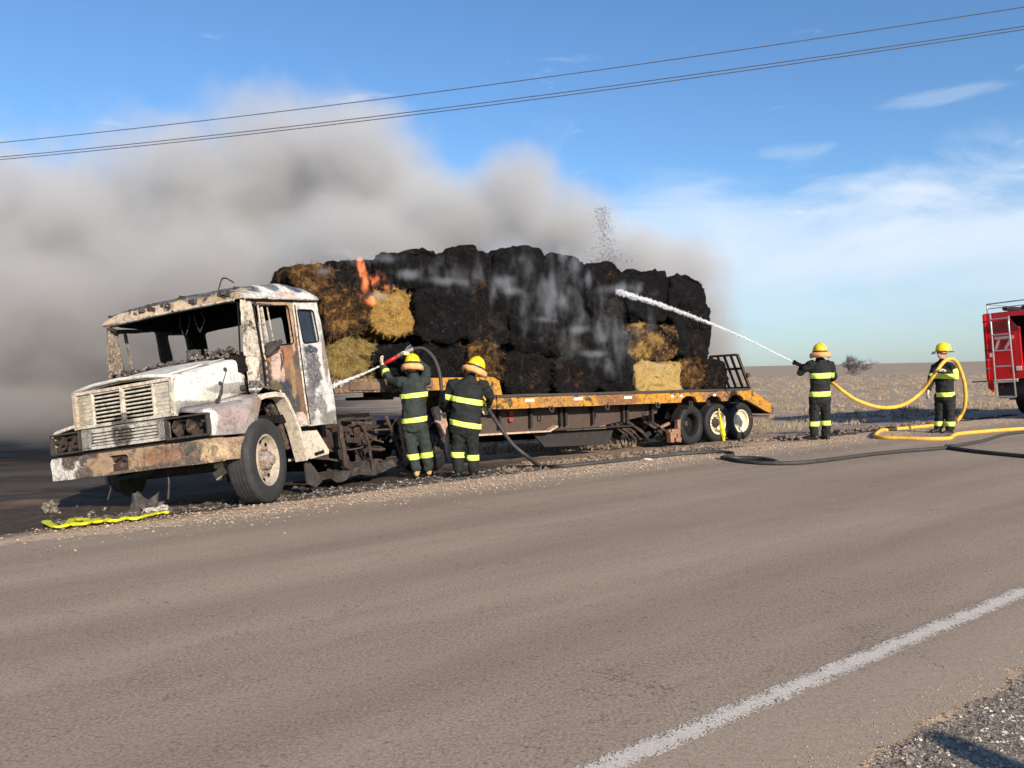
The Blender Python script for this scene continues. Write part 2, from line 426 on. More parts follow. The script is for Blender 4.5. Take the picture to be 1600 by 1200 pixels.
def strip(name, n0, n1, s0, s1, ds, zoff, mat, j0, j1, label=None, dn_=0.35):
    vs = []; fs = []; ss = []; s = s0
    while s < s1: ss.append(s); s += ds if abs(s-7) < 16 else ds*25
    m = max(2, int((n1-n0)/dn_)+1)
    for i, s in enumerate(ss):
        a = n0 + j0*mnoise.fractal(Vector((s*2.0, 1.3, 0)), 0.8, 2.0, 5); b = n1 + j1*mnoise.fractal(Vector((s*1.3, 7.7, 0)), 0.8, 2.0, 5)
        for k in range(m):
            n = a+(b-a)*k/(m-1); p = rw(s, n); vs.append((p.x, p.y, zoff))
    for i in range(len(ss)-1):
        for k in range(m-1): fs.append((i*m+k, (i+1)*m+k, (i+1)*m+k+1, i*m+k+1))
    me = bpy.data.meshes.new(name); me.from_pydata(vs, [], fs); me.update()
    return tagp(linkmesh(name, me, None, mat), label, None, None, 'structure')
strip('road', 1.60, 8.22, -120, 400, 0.05, 0.0, M_ASPH, 0.07, 0.16)
t = NT('worn_white_paint')
wn1 = t.noise(105, 5, 0.75); wn2 = t.noise(9, 5, 0.7)
sp = t.n('ShaderNodeVectorMath', operation='DOT_PRODUCT'); t.l(t.P, sp.inputs[0]); sp.inputs[1].default_value = RN
prof = t.mth('ABSOLUTE', t.mth('SUBTRACT', sp.outputs['Value'], 2.115))
keep = t.mth('ADD', t.mth('MULTIPLY', prof, -3.0), t.mth('ADD', wn1, t.mth('MULTIPLY', wn2, 0.5)))
al = t.mr(keep, 0.585, 0.62)
t.col(t.mix(t.mr(wn1, 0.3, 0.7), (0.42, 0.37, 0.31), (0.72, 0.65, 0.56)), 0.8, 0, wn1, 0.5, 0.003)
t.l(al, t.b.inputs['Alpha'])
strip('road_edge_line', 2.05, 2.18, -60, 300, 0.2, 0.004, t.m, 0, 0, dn_=0.1)

# ---- loose stones and chippings
def scatter_stones(name, n, region, smin, smax, mat, label, seed, zfun, flat=0.6):
    rnd = random.Random(seed); V = []; F = []
    base = [Vector(v) for v in ((1, 0, 0), (-1, 0, 0), (0, 1, 0), (0, -1, 0), (0, 0, 1), (0, 0, -1))]
    fc = [(0, 2, 4), (2, 1, 4), (1, 3, 4), (3, 0, 4), (2, 0, 5), (1, 2, 5), (3, 1, 5), (0, 3, 5)]
    for _ in range(n):
        x, y = region(rnd)
        sz = smin*(smax/smin)**(rnd.random()**2.2); z = zfun(x, y)
        rm = Matrix.Rotation(rnd.uniform(0, 6.3), 3, 'Z') @ Matrix.Rotation(rnd.uniform(-.6, .6), 3, 'X')
        k = len(V)
        for b in base:
            q = rm @ Vector((b.x*sz*rnd.uniform(.6, 1.3), b.y*sz*rnd.uniform(.6, 1.2), b.z*sz*flat*rnd.uniform(.6, 1.2)))
            V.append((x+q.x, y+q.y, z+q.z+sz*flat*0.3))
        F += [(a+k, b+k, c+k) for a, b, c in fc]
    me = bpy.data.meshes.new(name); me.from_pydata(V, [], F); me.update()
    o = linkmesh(name, me, None, mat); tagp(o, label, None, None, 'stuff'); return o
def stonemat(name, a, b, c):
    t = NT(name); v = t.n('ShaderNodeTexVoronoi'); v.inputs['Scale'].default_value = 38; t.l(t.P, v.inputs['Vector'])
    sp = t.n('ShaderNodeSeparateColor'); t.l(v.outputs['Color'], sp.inputs[0])
    cc = t.mix(t.mr(sp.outputs[0], 0.2, 0.8), a, b); cc = t.mix(t.mr(sp.outputs[1], 0.86, 0.92), cc, c)
    return t.col(cc, 0.85, 0, t.noise(200, 3), 0.3, 0.002)
M_CHIP = stonemat('dark_road_chippings', (0.09, 0.075, 0.06), (0.34, 0.28, 0.225), (0.70, 0.62, 0.50))
M_PEB = stonemat('pale_shoulder_gravel', (0.28, 0.205, 0.14), (0.46, 0.35, 0.25), (0.54, 0.44, 0.34))
def reg_near(r):
    while True:
        s = r.uniform(1.4, 5.2); n = 1.57 - abs(r.gauss(0, 1))*0.05 - r.random()**1.1*1.9
        p = rw(s, n); return p.x, p.y
scatter_stones('roadside_chippings', 42000, reg_near, 0.0035, 0.012, M_CHIP, None, 3, lambda x, y: gz(x, y)-0.002)
def reg_sh(r):
    s = r.uniform(0, 20)+r.random()*2; p = rw(s, 8.05 + r.gauss(0.45, 0.40)); return p.x, p.y
scatter_stones('shoulder_gravel', 9000, reg_sh, 0.006, 0.022, M_PEB, None, 5, lambda x, y: gz(x, y)-0.001)
def reg_edge(r):
    p = rw(r.uniform(1.5, 7), 1.60 + r.gauss(0, 0.10)); return p.x, p.y
scatter_stones('stray_grit', 5000, reg_edge, 0.002, 0.006, M_PEB, None, 6, lambda x, y: 0.0)
M_SCORCH = stonemat('scorched_rubble', (0.03, 0.027, 0.025), (0.12, 0.098, 0.082), (0.30, 0.27, 0.235))
def reg_deb(r):
    p = rw(r.uniform(1.0, 12.0), 9.25 + abs(r.gauss(0, 0.7))); return p.x, p.y
scatter_stones('scorched_debris', 5200, reg_deb, 0.008, 0.055, M_SCORCH, None, 8, lambda x, y: gz(x, y)-0.003)
M_CLOD = simple('brown_clods', (0.20, 0.145, 0.10), 0.95, var=0.5, sc=5, bstr=0.8, bdist=0.03)
def reg_berm(r):
    s = 7.0 + 15*r.random(); p = rw(s, 10.1+0.25*mnoise.noise(Vector((s*0.4, 3, 0)))+r.gauss(0, 0.16)); return p.x, p.y
scatter_stones('soil_clods', 5000, reg_berm, 0.015, 0.075, M_CLOD, None, 9, lambda x, y: gz(x, y)-0.004, 0.8)
def reg_berm2(r):
    s = 15 + 9*r.random(); p = rw(s, 9.6+r.gauss(0, 0.10)+0.1*mnoise.noise(Vector((s, 0, 0)))); return p.x, p.y
scatter_stones('dark_clods', 1500, reg_berm2, 0.012, 0.05, simple('dark_brown_clods', (0.06, 0.045, 0.035), 0.9, var=0.4), None, 10, lambda x, y: gz(x, y)-0.004, 0.8)  # second row of clods, simply darker brown

# dry tufts in the field
def tufts():
    rnd = random.Random(11); V = []; F = []
    for _ in range(3800):
        Y = 17 + 110*rnd.random()**1.6; a = rnd.uniform(-0.05, 0.72); x = Y*a; y = Y
        if nco(x, y) < 12.5: continue
        z = gz(x, y, False); h = rnd.uniform(.06, .20)*(0.8+Y/120); w = h*rnd.uniform(.7, 1.8)
        for _k in range(9):
            bx, by = x+rnd.gauss(0, w*.5), y+rnd.gauss(0, w*.5); tx, ty = rnd.gauss(0, h*.5), rnd.gauss(0, h*.5); bw = 0.012+h*.05
            k = len(V); V += [(bx-bw, by, z-0.01), (bx+bw, by, z-0.01), (bx+tx, by+ty, z+h*rnd.uniform(.6, 1.1))]; F.append((k, k+1, k+2))
    me = bpy.data.meshes.new('dry_tufts'); me.from_pydata(V, [], F); me.update()
    tagp(linkmesh('dry_tufts', me, None, simple('dry_grass', (0.26, 0.20, 0.135), 0.9, var=0.5, sc=0.4)), None, None, None, 'stuff')
tufts()
# ------------------------------------------------------------------ shared object materials
M_BLACK = burnt('charred_steel', (0.045, 0.038, 0.034), thr=(0.56, 0.64), c1=(0.018, 0.016, 0.016), c2=(0.11, 0.055, 0.035), rust_thr=(0.58, 0.68), sc=7, speck=0.35)
M_RUSTY = burnt('scorched_rusty_steel', (0.050, 0.030, 0.023), thr=(0.50, 0.60), c1=(0.035, 0.028, 0.025), c2=(0.17, 0.085, 0.05), rust_thr=(0.58, 0.68), sc=9)
M_SOOT = simple('soot', (0.012, 0.011, 0.011), 0.95, var=0.5, sc=10, bstr=0.6, bdist=0.01, spec=0.1)
M_TYRE = simple('tyre_rubber', (0.030, 0.030, 0.031), 0.75, var=0.35, sc=14, bstr=0.35, bdist=0.006)
M_TYREN = simple('black_tyre_rubber', (0.012, 0.012, 0.013), 0.7, var=0.35, sc=14, bstr=0.3, bdist=0.005)
M_ASHM = simple('white_ash', (0.42, 0.39, 0.36), 0.95, var=0.5, sc=30, bstr=0.7, bdist=0.01)
M_GLASSD = simple('soot_dark_window', (0.012, 0.016, 0.028), 0.25, var=0.7, sc=3, bstr=0.05, spec=0.6)

def wheel_meshes(r, w, rr, mt, mrim, mhub, dish=0.06, holes=10, seg=48, tread=True):
    """axle along +Y, outer side at +w/2"""
    a = MB(); h = w/2
    prof = [(rr, h*0.72), (rr+0.02, h*0.90), (rr+(r-rr)*0.45, h*1.03), (r-0.045, h*0.99), (r-0.018, h*0.90), (r-0.003, h*0.72)]
    if tread:
        for g in (0.45, 0.15, -0.15, -0.45):
            prof += [(r, h*(g+0.06)), (r-0.012, h*(g+0.045)), (r-0.012, h*(g-0.045)), (r, h*(g-0.06))]
    prof += [(r-0.003, -h*0.72), (r-0.018, -h*0.90), (r-0.045, -h*0.99), (rr+(r-rr)*0.45, -h*1.03), (rr+0.02, -h*0.90), (rr, -h*0.72)]
    a.lathe(prof, (0, 0, 0), n=seg, closed=True)
    me_t = a.mesh('tyre', smooth=True); me_t.materials.append(mt); smooth_by_angle(me_t, 0.7)
    b = MB(); y0 = h*0.80
    b.lathe([(rr+0.012, y0*0.8), (rr+0.018, y0+0.012), (rr+0.004, y0+0.016), (rr-0.012, y0+0.004), (rr-0.03, y0-0.05), (rr-0.045, y0-dish-0.02),
             (rr*0.70, y0-dish-0.035), (rr*0.62, y0-dish-0.01), (rr*0.58, y0-dish+0.012), (rr*0.30, y0-dish+0.012), (0.001, y0-dish+0.012)], (0, 0, 0), n=seg)
    me_r = b.mesh('rim', smooth=True); me_r.materials.append(mrim); smooth_by_angle(me_r, 0.6)
    c = MB(); yy = y0-dish+0.012
    c.lathe([(rr*0.40, yy), (rr*0.38, yy+0.05), (rr*0.30, yy+0.075), (rr*0.22, yy+0.08), (rr*0.2, yy+0.11), (rr*0.14, yy+0.12), (0.001, yy+0.12)], (0, 0, 0), n=20)
    for k in range(10):
        an = k*2*math.pi/10
        c.lathe([(0.013, yy), (0.013, yy+0.028), (0.006, yy+0.03), (0.001, yy+0.03)], (math.cos(an)*rr*0.49, 0, math.sin(an)*rr*0.49), n=6)
    me_h = c.mesh('hub'); me_h.materials.append(mhub)
    d = MB()
    for k in range(holes):
        an = (k+0.5)*2*math.pi/holes; cx, cz = math.cos(an)*rr*0.80, math.sin(an)*rr*0.80; cyy = y0-dish-0.020
        d.lathe([(0.030, cyy), (0.030, cyy+0.004), (0.001, cyy+0.005)], (cx, 0, cz), n=10)
    me_d = d.mesh('hand_holes'); me_d.materials.append(M_SOOT)
    return me_t, me_r, me_h, me_d
def put_wheel(parent, ms, loc, yaw=0.0, flip=False, name='wheel', bulge=None, parts=(1, 1, 1)):
    o = linkmesh(name, ms[0], parent); o.location = loc; o.rotation_euler = (0, 0, yaw+(math.pi if flip else 0))
    for on, m, nm in zip(parts, ms[1:], ('rim', 'hub', 'hand_holes')):
        if on: linkmesh(nm, m, o)
    return o

# ------------------------------------------------------------------ the burnt tractor unit
TMAT = Matrix.Translation((-3.927, 9.621, -0.176)) @ rotm(R(-111.335), R(-1.783), R(6.638))
TR = empty('truck', TMAT)
tagp(TR, 'burnt-out white bonneted truck with empty windscreen, leaning into the roadside ditch', 'truck')
WHT = (0.66, 0.63, 0.57)
sxz = lambda x, z, d: (x, d, z)
GREY = (0.27, 0.25, 0.24); PINK = (0.55, 0.40, 0.33); TAN = (0.50, 0.33, 0.19); BLK = (0.03, 0.028, 0.028); NAVY = (0.025, 0.035, 0.055); CREAM = (0.68, 0.58, 0.42); BRN = (0.20, 0.095, 0.04); ASH = (0.40, 0.385, 0.37)
M_HOOD = burnt('scorched_white_bonnet', (0.72, 0.70, 0.64), [
    ((0.75, 0.80, 1.17), (0.5, 0.3, 0.09), GREY, dict(amp=.35, sc=5)), ((0.1, 0.9, 1.38), (0.35, 0.3, 0.07), GREY, dict(amp=.5, sc=7)),
    ((0.85, 0.0, 1.53), (0.12, 0.22, 0.05), (0.45, 0.33, 0.22), dict(amp=.9, sc=9)), ((0.84, -.3, 1.50), (0.07, 0.3, 0.03), GREY, dict(amp=.9, sc=12)),
    ((0.0, -0.2, 1.74), (0.14, 1.0, 0.2), (0.10, 0.09, 0.085), dict(amp=.6, sc=8)), ((0.35, 0.7, 1.68), (0.05, 0.09, 0.1), (0.30, .28, .26), dict(amp=.4, sc=14))],
    thr=(0.72, 0.76), rust_thr=(0.74, 0.80), speck=0.0, sc=4, bd=0.003, rough=0.5)
M_FEND = burnt('scorched_pinkish_wing', (0.33, 0.295, 0.285), [
    ((0.5, 1.2, 1.0), (0.3, 0.3, 0.12), (0.37, 0.285, 0.27), dict(amp=.3, sc=4)), ((0.85, 1.2, 1.0), (0.10, 0.12, 0.18), (0.66, 0.63, 0.58), dict(amp=.35, sc=9)),
    ((0.35, 1.0, 1.24), (0.22, 0.12, 0.03), (0.70, 0.68, 0.64), dict(amp=.4, sc=6)), ((0.10, 1.2, 1.05), (0.07, 0.3, 0.25), (0.24, 0.17, 0.13), dict(amp=.4, sc=9)),
    ((0.6, -1.1, 1.15), (0.6, 0.35, 0.2), (0.62, 0.55, 0.47), dict(amp=.5, sc=6))], thr=(0.70, 0.75), rust_thr=(0.70, 0.78), speck=0.25, sc=5)
M_DOOR = burnt('burnt_door_paint', (0.22, 0.13, 0.08), [
    ((-0.5, 1.1, 1.78), (0.34, 0.4, 0.16), (0.33, 0.15, 0.075), dict(amp=.4, sc=5)), ((-0.47, 1.1, 1.62), (0.12, 0.4, 0.24), PINK, dict(amp=.5, sc=6)),
    ((-0.55, 1.1, 1.22), (0.26, 0.4, 0.25), NAVY, dict(amp=.45, sc=6)), ((-0.74, 1.1, 1.12), (0.12, 0.4, 0.25), (0.055, 0.06, 0.06), dict(amp=.5, sc=8)),
    ((-0.42, 1.1, 1.30), (0.10, 0.4, 0.14), (0.10, 0.085, 0.045), dict(amp=.5, sc=9)), ((-0.86, 1.1, 1.75), (0.06, 0.4, 0.16), (0.09, 0.08, 0.07), dict(amp=.6, sc=9)),
    ((-0.83, 1.1, 0.93), (0.20, 0.4, 0.11), (0.58, 0.45, 0.38), dict(amp=.35, sc=7)), ((-0.76, 1.1, 1.45), (0.05, 0.4, 0.25), (0.30, 0.19, 0.09), dict(amp=.5, sc=10)),
    ((-0.5, 1.1, 2.42), (0.9, 0.4, 0.07), (0.40, 0.27, 0.17), dict(amp=.5, sc=9)), ((-0.84, 1.1, 2.12), (0.045, 0.4, 0.3), (0.50, 0.33, 0.22), dict(amp=.4, sc=9)),
    ((-0.16, 1.1, 2.1), (0.06, 0.4, 0.4), BLK, dict(amp=.3, sc=12)), ((-0.5, 1.1, 2.37), (0.35, 0.4, 0.03), BLK, dict(amp=.5, sc=12))], thr=(0.66, 0.70), rust_thr=(0.66, 0.72), sc=7, speck=0.3)
M_CABW = burnt('scorched_white_cab', (0.66, 0.645, 0.61), [
    ((-1.20, 1.1, 1.60), (0.17, 0.5, 0.30), (0.07, 0.07, 0.08), dict(amp=.75, sc=9, strength=.95)), ((-1.10, 1.1, 1.22), (0.10, 0.5, 0.26), (0.14, 0.13, 0.13), dict(amp=.7, sc=9)),
    ((-1.3, 1.1, 1.15), (0.11, 0.5, 0.13), (0.22, 0.21, 0.20), dict(amp=.9, sc=10)), ((-1.5, 1.1, 0.93), (0.22, 0.5, 0.13), (0.21, 0.20, 0.17), dict(amp=.4, sc=6)),
    ((-1.20, 1.1, 1.87), (0.16, 0.5, 0.05), NAVY, dict(amp=.2, sc=8)), ((-1.50, 1.1, 1.75), (0.06, 0.5, 0.3), (0.28, 0.22, 0.19), dict(amp=.5, sc=6)),
    ((-1.05, 1.1, 1.0), (0.07, 0.5, 0.12), (0.20, 0.18, 0.17), dict(amp=.6, sc=11))], thr=(0.70, 0.74), rust_thr=(0.70, 0.76), speck=0.25, sc=6)
M_CAP = burnt('scorched_cream_pillar', (0.62, 0.55, 0.45), [
    ((0, 1.1, 1.62), (0.2, 0.3, 0.12), (0.70, 0.62, 0.50), dict(amp=.4, sc=9)), ((-0.05, 1.1, 1.40), (0.3, 0.3, 0.045), NAVY, dict(amp=.15, sc=14)),
    ((-0.05, 1.1, 1.31), (0.3, 0.3, 0.022), NAVY, dict(amp=.1, sc=14)), ((-0.17, 1.1, 1.5), (0.06, 0.3, 0.25), (0.06, 0.05, 0.05), dict(amp=.5, sc=12)),
    ((-0.05, -1.1, 2.0), (0.5, 0.4, 0.6), (0.16, 0.12, 0.09), dict(amp=.5, sc=7))], thr=(0.60, 0.64), c1=(0.05, 0.04, 0.035), rust_thr=(0.60, 0.68), sc=12, speck=.7)
M_ROOF = burnt('scorched_roof_paint', (0.66, 0.64, 0.60), [
    ((-0.24, 1.02, 2.64), (0.15, 0.25, 0.11), NAVY, dict(amp=.10, sc=9)), ((-0.64, 1.02, 2.69), (0.14, 0.25, 0.11), (0.11, 0.13, 0.15), dict(amp=.25, sc=9)),
    ((-1.10, 1.02, 2.74), (0.17, 0.25, 0.115), (0.03, 0.04, 0.10), dict(amp=.12, sc=9)), ((-1.30, 1.02, 2.74), (0.07, 0.22, 0.10), (0.40, 0.42, 0.46), dict(amp=.2, sc=9)),
    ((0.0, 0.55, 2.52), (0.3, 0.5, 0.2), (0.36, 0.27, 0.17), dict(amp=.8, sc=7)), ((0.0, -0.5, 2.5), (0.3, 0.75, 0.25), (0.52, 0.40, 0.27), dict(amp=.5, sc=6)),
    ((-.05, .88, 2.52), (.2, .13, .06), (.22, .20, .16), dict(amp=.5, sc=12)), ((0.0, -0.1, 2.60), (0.25, 1.0, 0.05), (0.06, 0.05, 0.045), dict(amp=.7, sc=9)), ((0.0, .45, 2.56), (0.25, .35, 0.05), (0.08, 0.07, 0.055), dict(amp=.9, sc=10)),
    ((-0.8, 1.1, 2.56), (0.2, 0.2, 0.04), PINK, dict(amp=.5, sc=10))], thr=(0.64, 0.68), c1=(0.07, 0.06, 0.05), rust_thr=(0.68, 0.74), sc=8, speck=0.45)
M_GRIL = burnt('heat_stained_cream_grille', (0.64, 0.59, 0.49), [((0.85, -0.02, 1.12), (0.3, 0.16, 0.10), (0.11, 0.10, 0.095), dict(amp=.3, sc=9)),
    ((0.85, -0.7, 1.4), (0.3, 0.10, 0.5), (0.42, 0.35, 0.25), dict(amp=.8, sc=22)), ((0.85, 0.0, 1.52), (0.3, 0.9, 0.045), (0.62, 0.52, 0.42), dict(amp=.8, sc=12))],
    thr=(0.72, 0.76), rust_thr=(0.72, 0.78), speck=0.35, sc=9, bd=0.003)
M_GRIL2 = burnt('smoke_blackened_lower_grille', (0.64, 0.60, 0.53), [((0.85, -0.08, 0.98), (0.3, 0.15, 0.17), (0.085, 0.07, 0.06), dict(amp=.3, sc=8)),
    ((0.85, 0.55, 0.98), (0.3, 0.12, 0.2), (0.17, 0.155, 0.15), dict(amp=.35, sc=9)), ((0.85, -0.62, 1.0), (0.3, 0.1, 0.2), (0.21, 0.19, 0.17), dict(amp=.6, sc=14)),
    ((0.85, 0.1, 1.10), (0.3, 0.9, 0.03), (0.20, 0.18, 0.17), dict(amp=.6, sc=9))], thr=(0.70, 0.76), speck=0.4, sc=10)
M_BUMP = burnt('heat_tanned_bumper', (0.40, 0.27, 0.17), [
    ((0.8, -1.0, 0.7), (0.5, 0.32, 0.3), (0.62, 0.61, 0.58), dict(amp=.25, sc=6)), ((0.8, -0.93, 0.75), (0.5, 0.11, 0.10), (0.07, 0.06, 0.055), dict(amp=.5, sc=10)),
    ((0.8, -0.70, 0.80), (0.5, 0.25, 0.06), (0.08, 0.065, 0.055), dict(amp=.5, sc=9)), ((0.8, -0.70, 0.56), (0.5, 0.14, 0.13), (0.10, 0.08, 0.065), dict(amp=.6, sc=9)),
    ((0.8, 0.82, 0.66), (0.5, 0.22, 0.2), (0.10, 0.085, 0.07), dict(amp=.6, sc=7)), ((0.8, 0.5, 0.68), (0.5, 0.30, 0.10), (0.26, 0.14, 0.075), dict(amp=.4, sc=5)),
    ((0.8, 0.45, 0.54), (0.5, 0.9, 0.055), (0.12, 0.09, 0.07), dict(amp=.5, sc=9)), ((0.8, 1.13, 0.66), (0.5, 0.11, 0.12), (0.55, 0.40, 0.24), dict(amp=.6, sc=12))],
    thr=(0.62, 0.68), rust_thr=(0.62, 0.72), speck=0.6, sc=8)
M_CREAM = burnt('scorched_cream_panel', (0.68, 0.59, 0.47), thr=(0.68, 0.74), rust_thr=(0.66, 0.76), c2=(0.45, 0.28, 0.17), speck=0.2, sc=7, bd=0.003)

# bonnet: lofted, crowned
def loft(secs, close=False, cap=False):
    b = MB(); n = len(secs[0]); vs = [p for s in secs for p in s]; fs = []
    for i in range(len(secs)-1):
        for k in range(n if close else n-1):
            k2 = (k+1) % n; fs.append((i*n+k, i*n+k2, (i+1)*n+k2, (i+1)*n+k))
    if cap: fs.append(tuple(range(n-1, -1, -1))); fs.append(tuple((len(secs)-1)*n+k for k in range(n)))
    return b.add(vs, fs)
secs = []
for i in range(15):
    t_ = i/14; x = 0.86 - t_*0.90; w = 0.745+0.215*t_; zt = 1.515+0.225*t_; zb = 1.11+0.22*t_
    if i == 0: zt -= 0.012
    prof = [(-w, zb), (-w, zb+(zt-zb)*.35), (-w, zb+(zt-zb)*.7), (-w+0.004, zt-0.06), (-w+0.02, zt-0.02), (-w+0.06, zt+0.005)]
    prof += [(-w*0.6, zt+0.045), (-w*0.3, zt+0.062), (0, zt+0.068), (w*0.3, zt+0.062), (w*0.6, zt+0.045)]
    prof += [(w-0.06, zt+0.005), (w-0.02, zt-0.02), (w-0.004, zt-0.06), (w, zb+(zt-zb)*.7), (w, zb+(zt-zb)*.35), (w, zb)]
    secs.append([(x, y, z) for y, z in prof])
hd = loft(secs); o = hd.build('bonnet', M_HOOD, TR, smooth=True, disp=dn(0.010, 3.0, 2)); smooth_by_angle(o.data, 0.7)
md = o.modifiers.new('s', 'SOLIDIFY'); md.thickness = 0.02; md.offset = -1
b = MB(); b.tube([(0.86-0.02, 0.745, 1.50), (0.87, 0.73, 1.535), (0.885, 0.4, 1.575), (0.89, 0, 1.59), (0.885, -0.4, 1.575), (0.87, -0.73, 1.535), (0.84, -0.745, 1.50)], 0.022, 8)
b.tube([(0.10, 0.80, 1.745), (0.45, 0.72, 1.66), (0.84, 0.64, 1.56)], 0.008, 6); b.tube([(0.10, -0.80, 1.745), (0.84, -0.64, 1.56)], 0.008, 6)
b.build('bonnet_lip', M_HOOD, TR, smooth=True)
# grille
b = MB()
for y in (-0.735, 0.715): b.box((0.858, y, 1.31), (0.05, 0.055, 0.43))
b.box((0.858, -0.01, 1.115), (0.05, 1.50, 0.035)); b.box((0.858, -0.01, 1.505), (0.05, 1.50, 0.035)); b.box((0.862, -0.01, 1.31), (0.04, 0.045, 0.38))
for y in (-0.465, 0.445): b.box((0.860, y, 1.31), (0.03, 0.03, 0.38))
b.build('grille_frame', M_GRIL, TR, bev=0.006)
MB().box((0.70, 0, 1.22), (0.03, 1.42, 0.70)).build('radiator', M_SOOT, TR)
def slatmesh(L, h=0.022, th=0.030, tilt=0.5, name='grille_slat'):
    b = MB(); b.box((0, 0, 0), (th, L, h), Matrix.Rotation(tilt, 3, 'Y')); me = b.mesh(name, bev=0.003); return me
for i in range(8):
    for yc in (-0.240, 0.222):
        b = MB(); b.box((0.850, yc, 1.165+i*0.0445), (0.026, 0.405, 0.019), Matrix.Rotation(-0.15, 3, 'Y')); b.build('grille_slat', M_GRIL, TR, bev=0.003)
for i in range(8):
    for yc in (-0.598, 0.575):
        MB().box((0.846, yc, 1.165+i*0.0445), (0.018, 0.225, 0.036), Matrix.Rotation(0.30, 3, 'Y')).build('side_louvre', M_GRIL, TR, bev=0.003)
b = MB(); b.box((0.835, -0.6, 1.32), (0.012, 0.24, 0.38)); b.box((0.835, 0.575, 1.32), (0.012, 0.24, 0.38)); each(b, 'louvre_backing', M_GRIL, TR)
# lower grille
b = MB(); b.box((0.83, -0.63, 0.97), (0.05, 0.13, 0.23)); b.box((0.83, 0.52, 0.97), (0.05, 0.14, 0.23)); b.box((0.83, -0.05, 1.075), (0.05, 1.28, 0.04)); b.box((0.83, -0.05, 0.868), (0.05, 1.28, 0.035))
b.build('lower_grille_frame', M_GRIL2, TR, bev=0.006)
for i in range(5):
    MB().box((0.835, -0.055, 0.905+i*0.036), (0.03, 1.02, 0.021), Matrix.Rotation(0.2, 3, 'Y')).build('lower_grille_slat', M_GRIL2, TR, bev=0.003, cuts=[(1, .1)], disp=dn(.004, 8, 1))
MB().box((0.80, -0.05, 0.97), (0.012, 1.05, 0.2)).build('lower_grille_backing', M_GRIL2, TR)
# bumper with a cut-out
b = MB(); fyz = lambda y, z, d: (d, y, z)
b.prism([(-1.20, 0.545), (1.20, 0.545), (1.22, 0.60), (1.22, 0.76), (1.20, 0.80), (-1.19, 0.80), (-1.22, 0.76), (-1.20, 0.60)], fyz, 0.70, 0.86,
        holes=[[(-0.30, 0.575), (-0.01, 0.575), (-0.01, 0.735), (-0.04, 0.755), (-0.30, 0.755)]])
b.box((0.50, 1.19, 0.675), (0.40, 0.05, 0.24)); b.box((0.55, -1.19, 0.675), (0.30, 0.05, 0.24))
b.build('bumper', M_BUMP, TR, bev=0.012, cuts=[(1, 0.12)], disp=dn(0.008, 4, 5))
b = MB(); b.box((0.76, -0.155, 0.655), (0.02, 0.29, 0.2)); b.box((0.80, -0.22, 0.73), (0.03, 0.12, 0.05), Matrix.Rotation(.4, 3, 'X')); b.box((0.80, -0.09, 0.715), (0.03, 0.10, 0.07), Matrix.Rotation(-.5, 3, 'X'))
b.box((0.81, -0.15, 0.61), (0.02, 0.27, 0.10))
b.build('number_plate_recess', M_RUSTY, TR)
b = MB(); b.box((0.45, 1.12, 0.66), (0.45, 0.06, 0.22)); b.box((0.25, 1.05, 0.60), (0.16, 0.16, 0.20)); b.box((0.70, 0.0, 0.82), (0.16, 2.30, 0.05)); each(b, 'bumper_bracket', M_BLACK, TR, bev=0.01)
# wings
def wing(sg, name):
    secs = []
    for x, zt, zb in ((0.865, 1.08, 0.86), (0.85, 1.115, 0.835), (0.80, 1.13, 0.83), (0.62, 1.15, 0.83), (0.45, 1.18, 0.83), (0.30, 1.21, 0.825), (0.20, 1.235, 0.82), (0.14, 1.25, 0.90), (0.07, 1.265, 1.07), (0.0, 1.275, 1.215)):
        yo = 1.20 if x < 0.84 else 1.175
        secs.append([(x, sg*0.78, zt+0.05), (x, sg*0.95, zt+0.025), (x, sg*(yo-0.06), zt), (x, sg*(yo-0.015), zt-0.03), (x, sg*yo, zt-0.07 if zt-0.07 > zb else zb+.01), (x, sg*yo, (zt-.07+zb)/2), (x, sg*yo, zb), (x, sg*(yo-0.03), zb-0.005)])
    o = loft(secs).build(name, M_FEND, TR, smooth=True, disp=dn(0.010, 5, sg)); smooth_by_angle(o.data, 0.8)
    md = o.modifiers.new('s', 'SOLIDIFY'); md.thickness = 0.015
wing(1, 'wing'); wing(-1, 'wing')
for sg, y0, y1 in ((1, 0.59, 1.165), (-1, 0.72, 1.165)):
    b = MB(); yc = sg*(y0+y1)/2; wy = y1-y0
    b.box((0.855, yc, 1.075), (0.05, wy, 0.02)); b.box((0.855, yc, 0.85), (0.05, wy, 0.025)); b.box((0.855, sg*y0, 0.96), (0.05, 0.02, 0.24)); b.box((0.855, sg*y1, 0.96), (0.05, 0.03, 0.24)); b.box((0.70, yc, 0.96), (0.02, wy, 0.24))
    b.box((0.78, yc, 0.845), (0.16, wy, 0.012))
    fr = b.build('headlight', M_BLACK, TR, bev=0.005)
    c_ = MB()
    for k, (yy, rr_) in enumerate(((y0+0.13, 0.075), (y0+0.33, 0.075))):
        c_.lathe([(rr_, 0.0), (rr_*0.95, -0.02), (rr_*0.6, -0.05), (0.01, -0.065)], (0.825, sg*yy, 0.955), axis=(1, 0.2*sg, 0.15), n=14)
        c_.box((0.84, sg*(yy+.03), 0.90), (0.05, 0.07, 0.05), Matrix.Rotation(.7+k, 3, 'X')); c_.box((0.83, sg*(yy-.04), 1.0), (0.04, 0.03, 0.08), Matrix.Rotation(-.5, 3, 'X'))
    c_.box((0.84, sg*(y1-0.06), 1.0), (0.03, 0.07, 0.03))
    each(c_, 'melted_reflector', M_RUSTY, fr, disp=dn(0.015, 9, 4))
